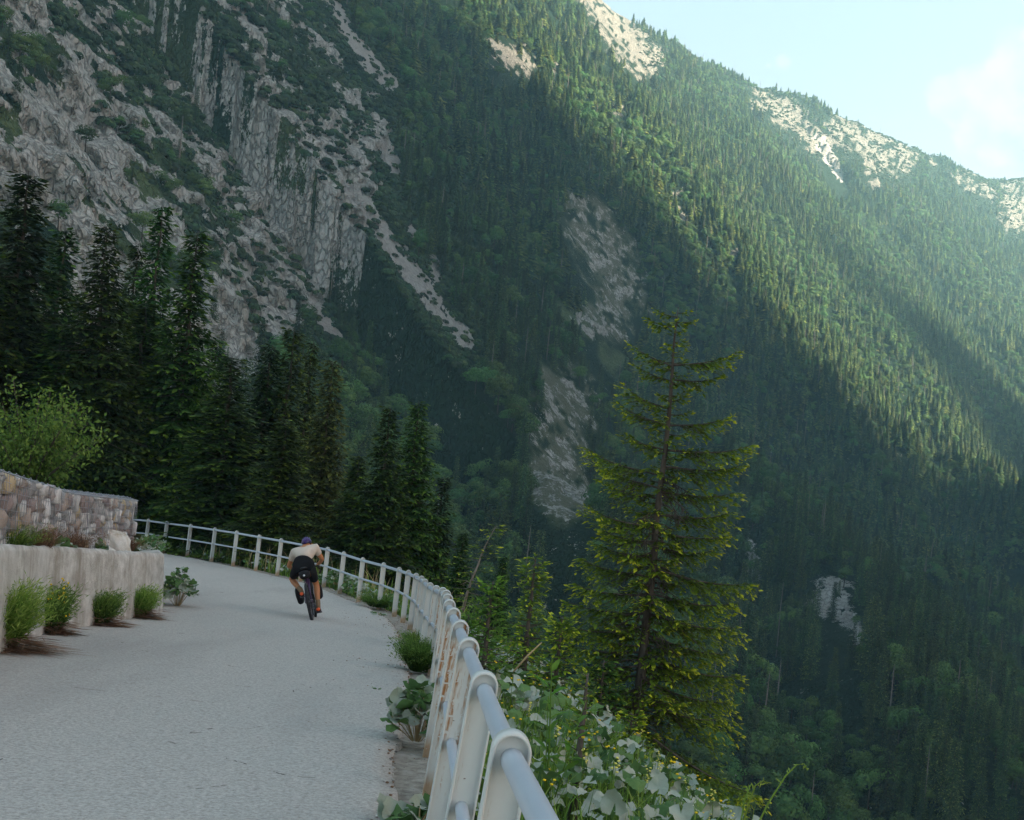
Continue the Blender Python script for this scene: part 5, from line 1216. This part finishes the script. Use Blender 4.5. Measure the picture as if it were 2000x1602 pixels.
    # the rider
    skin = plain("tanned_skin", (.44, .18, .075), .55, .35); jersey = plain("beige_jersey", (.56, .47, .39), .85, .15); shorts = plain("black_shorts", (.006, .006, .008), .8, .2); sock = plain("olive_socks", (.22, .15, .09), .9, .1); shoe = plain("dark_shoe", (.03, .016, .014), .5, .4); orange = plain("orange_heel", (.85, .12, .03), .5, .4); hair = plain("dark_hair", (.02, .014, .01), .8, .2)
    p = thing("person", "cyclist in beige jersey, black shorts and purple helmet riding away, leaning into the bend", "person"); p.matrix_world = Mx
    hipL, hipR = (-.095, .27, .985), (.095, .27, .985); pel = (0, .25, 1.03); kL, kR = (-.28, .64, .80), (.15, .56, .62)
    aL, aR = (lf[0]+.005, lf[1]-.07, lf[2]+.095), (rf[0]+.005, rf[1]-.07, rf[2]+.095)
    ch = (.05, .62, 1.275); nk = (.065, .76, 1.31); hd0 = (.08, .84, 1.34); sL, sR = (-.145, .66, 1.26), (.240, .66, 1.275)
    eL, eR = (-.31, .78, 1.04), (.325, .80, 1.05); hL, hR = (-.225, 1.03, .965), (.225, 1.03, .965)
    mid = lambda a, c, t=.5: tuple(a[i]+(c[i]-a[i])*t for i in range(3))
    V = [pel, (.02, .42, 1.13), ch, nk, hd0, (.087, .885, 1.372), sL, mid(sL, eL), eL, mid(eL, hL), hL, sR, mid(sR, eR), eR, mid(eR, hR), hR, hipL, mid(hipL, kL), kL, mid(kL, aL, .35), mid(kL, aL, .7), aL, (lf[0], lf[1]+.03, lf[2]+.035), (lf[0], lf[1]+.11, lf[2]+.03), hipR, mid(hipR, kR), kR, mid(kR, aR, .35), mid(kR, aR, .7), aR, (rf[0], rf[1]+.03, rf[2]+.035), (rf[0], rf[1]+.11, rf[2]+.03)]
    E = [(0,1),(1,2),(2,3),(3,4),(4,5),(2,6),(6,7),(7,8),(8,9),(9,10),(2,11),(11,12),(12,13),(13,14),(14,15),(0,16),(16,17),(17,18),(18,19),(19,20),(20,21),(21,22),(22,23),(0,24),(24,25),(25,26),(26,27),(27,28),(28,29),(29,30),(30,31)]
    Rr = [.105,.100,.108,.058,.085,.088,.062,.050,.042,.038,.030,.062,.050,.042,.038,.030,.085,.080,.058,.060,.042,.036,.035,.03,.085,.080,.058,.060,.042,.036,.035,.03]
    link("body", skin_mesh("body", V, E, Rr, [skin], 0, 2), p)
    # five fingers curled round each hood
    for (hx, s, nm) in ((hL, -1, 'left'), (hR, 1, 'right')):
        G = Geo()
        for k in range(4):
            q = np.array(hx)+[0, .03+.018*k, -.012*k*0+.0]; L = (.9, 1, .95, .8)[k]
            G.add(*tube(np.array([q+[-s*.028, 0, .012], q+[-s*.005*L, .008, .034], q+[s*.028*L, .006, .018], q+[s*.030*L, 0, -.012]]), [.010, .010, .009, .007], 6))
        G.add(*tube(np.array([np.array(hx)+[-s*.02, 0, 0], np.array(hx)+[-s*.040, .03, .005], np.array(hx)+[-s*.030, .055, -.008]]), [.013, .011, .008], 6)); link("fingers", G.mesh("fingers", [skin], True), p)
    V = [(0, .24, 1.02), (.01, .33, 1.09), (.025, .46, 1.165), ch, (.06, .70, 1.275), sL, mid(sL, eL, .30), mid(sL, eL, .62), sR, mid(sR, eR, .30), mid(sR, eR, .62)]
    link("jersey", skin_mesh("jersey", V[1:], [(0,1),(1,2),(2,3),(2,4),(4,5),(5,6),(2,7),(7,8),(8,9)], [.140,.146,.158,.085,.100,.080,.066,.102,.080,.066], [jersey], 2, 2), p)
    V = [(0, .22, 1.04), (.01, .36, 1.11), hipL, mid(hipL, kL, .4), mid(hipL, kL, .82), hipR, mid(hipR, kR, .4), mid(hipR, kR, .85)]
    link("shorts", skin_mesh("shorts", V, [(0,1),(0,2),(2,3),(3,4),(0,5),(5,6),(6,7)], [.158,.142,.122,.104,.078,.128,.104,.078], [shorts], 0, 2), p)
    for k, a, f in ((kL, aL, lf), (kR, aR, rf)):
        link("sock", skin_mesh("sock", [mid(k, a, .62), mid(k, a, .8), a, (f[0], f[1]-.04, f[2]+.05)], [(0,1),(1,2),(2,3)], [.050,.045,.042,.040], [sock], 0, 2), p)
        sh = link("shoe", skin_mesh("shoe", [(f[0], f[1]-.105, f[2]+.045), (f[0], f[1]-.03, f[2]+.04), (f[0], f[1]+.06, f[2]+.03), (f[0], f[1]+.14, f[2]+.028)], [(0,1),(1,2),(2,3)], [.042,.046,.046,.032], [shoe], 1, 2), p)
        Vh = Vi*[.034, .018, .030]+np.array([f[0], f[1]-.142, f[2]+.062]); link("heel_patch", mesh_np("heel_patch", Vh, Fi, [orange], None, True), sh)
    # face, ears and hair
    G = Geo(); hc = np.array([.09, .89, 1.372]); link("hair", mesh_np("hair", Vi*[.083, .085, .088]+hc+[0, -.012, .0], Fi, [hair], None, True), p)
    for s in (-1, 1): G.add(Vi*[.012, .020, .030]+hc+[s*.088, .0, -.02], Fi); G.add(Vi*[.012, .008, .008]+hc+[s*.032, .084, .0], Fi)
    G.add(Vi*[.013, .018, .024]+hc+[0, .092, -.02], Fi); G.add(Vi*[.026, .008, .007]+hc+[0, .082, -.052], Fi); link("face", G.mesh("face", [skin], True), p)
    hm = M("purple_helmet", .3, .5); hz = hm.noise(hm.coord(), 18, 3); hm.color(hm.ramp(hz, [(.4, (.008, .005, .03)), (.6, (.025, .010, .11)), (.75, (.10, .03, .22))]))
    H = Geo(); keep = Vi[:, 2] > -.28; 
    V = Vi*[.098, .135, .098]; V[:, 2] = np.where(Vi[:, 2] < -.15, -.0147+ (Vi[:, 2]+.15)*.01, V[:, 2]); H.add(V+hc+[0, .0, .035], Fi, .5, 0); link("helmet", H.mesh("helmet", [hm.m], True), p)
    hel = p.children[-1]; G = Geo()
    for x in (-.062, -.031, 0, .031, .062):         # ribs between the vents
        t = np.linspace(-1.2, 1.5, 12); rr2 = math.sqrt(max(.05, 1-(x/.10)**2)); P = np.stack([np.full(12, x)*(1-.1*np.abs(t)), np.sin(t)*.137*rr2, np.cos(t)*.102*rr2+.0], 1)+hc+[0, 0, .035]
        G.add(*tube(P, .010, 6))
    link("helmet_rib", G.mesh("helmet_rib", [plain("dark_purple", (.07, .025, .20), .3, .5)], True), hel)
cyclist()
# ------------------------------------------------------------------ haze in the valley air
def haze():
    V, F = box(-1620, 1290, -730, 2480, -190, 930)
    m = bpy.data.materials.new("haze"); m.use_nodes = True; t = m.node_tree; t.nodes.remove(t.nodes["Principled BSDF"])
    pv = t.nodes.new("ShaderNodeVolumePrincipled"); pv.inputs["Color"].default_value = (0.45, 0.80, 0.93, 1); pv.inputs["Density"].default_value = HAZE; pv.inputs["Anisotropy"].default_value = 0.05
    t.links.new(pv.outputs[0], t.nodes["Material Output"].inputs["Volume"])
    o = link("haze", mesh_np("haze", V, F, [m])); tag(o, kind='stuff')
haze()
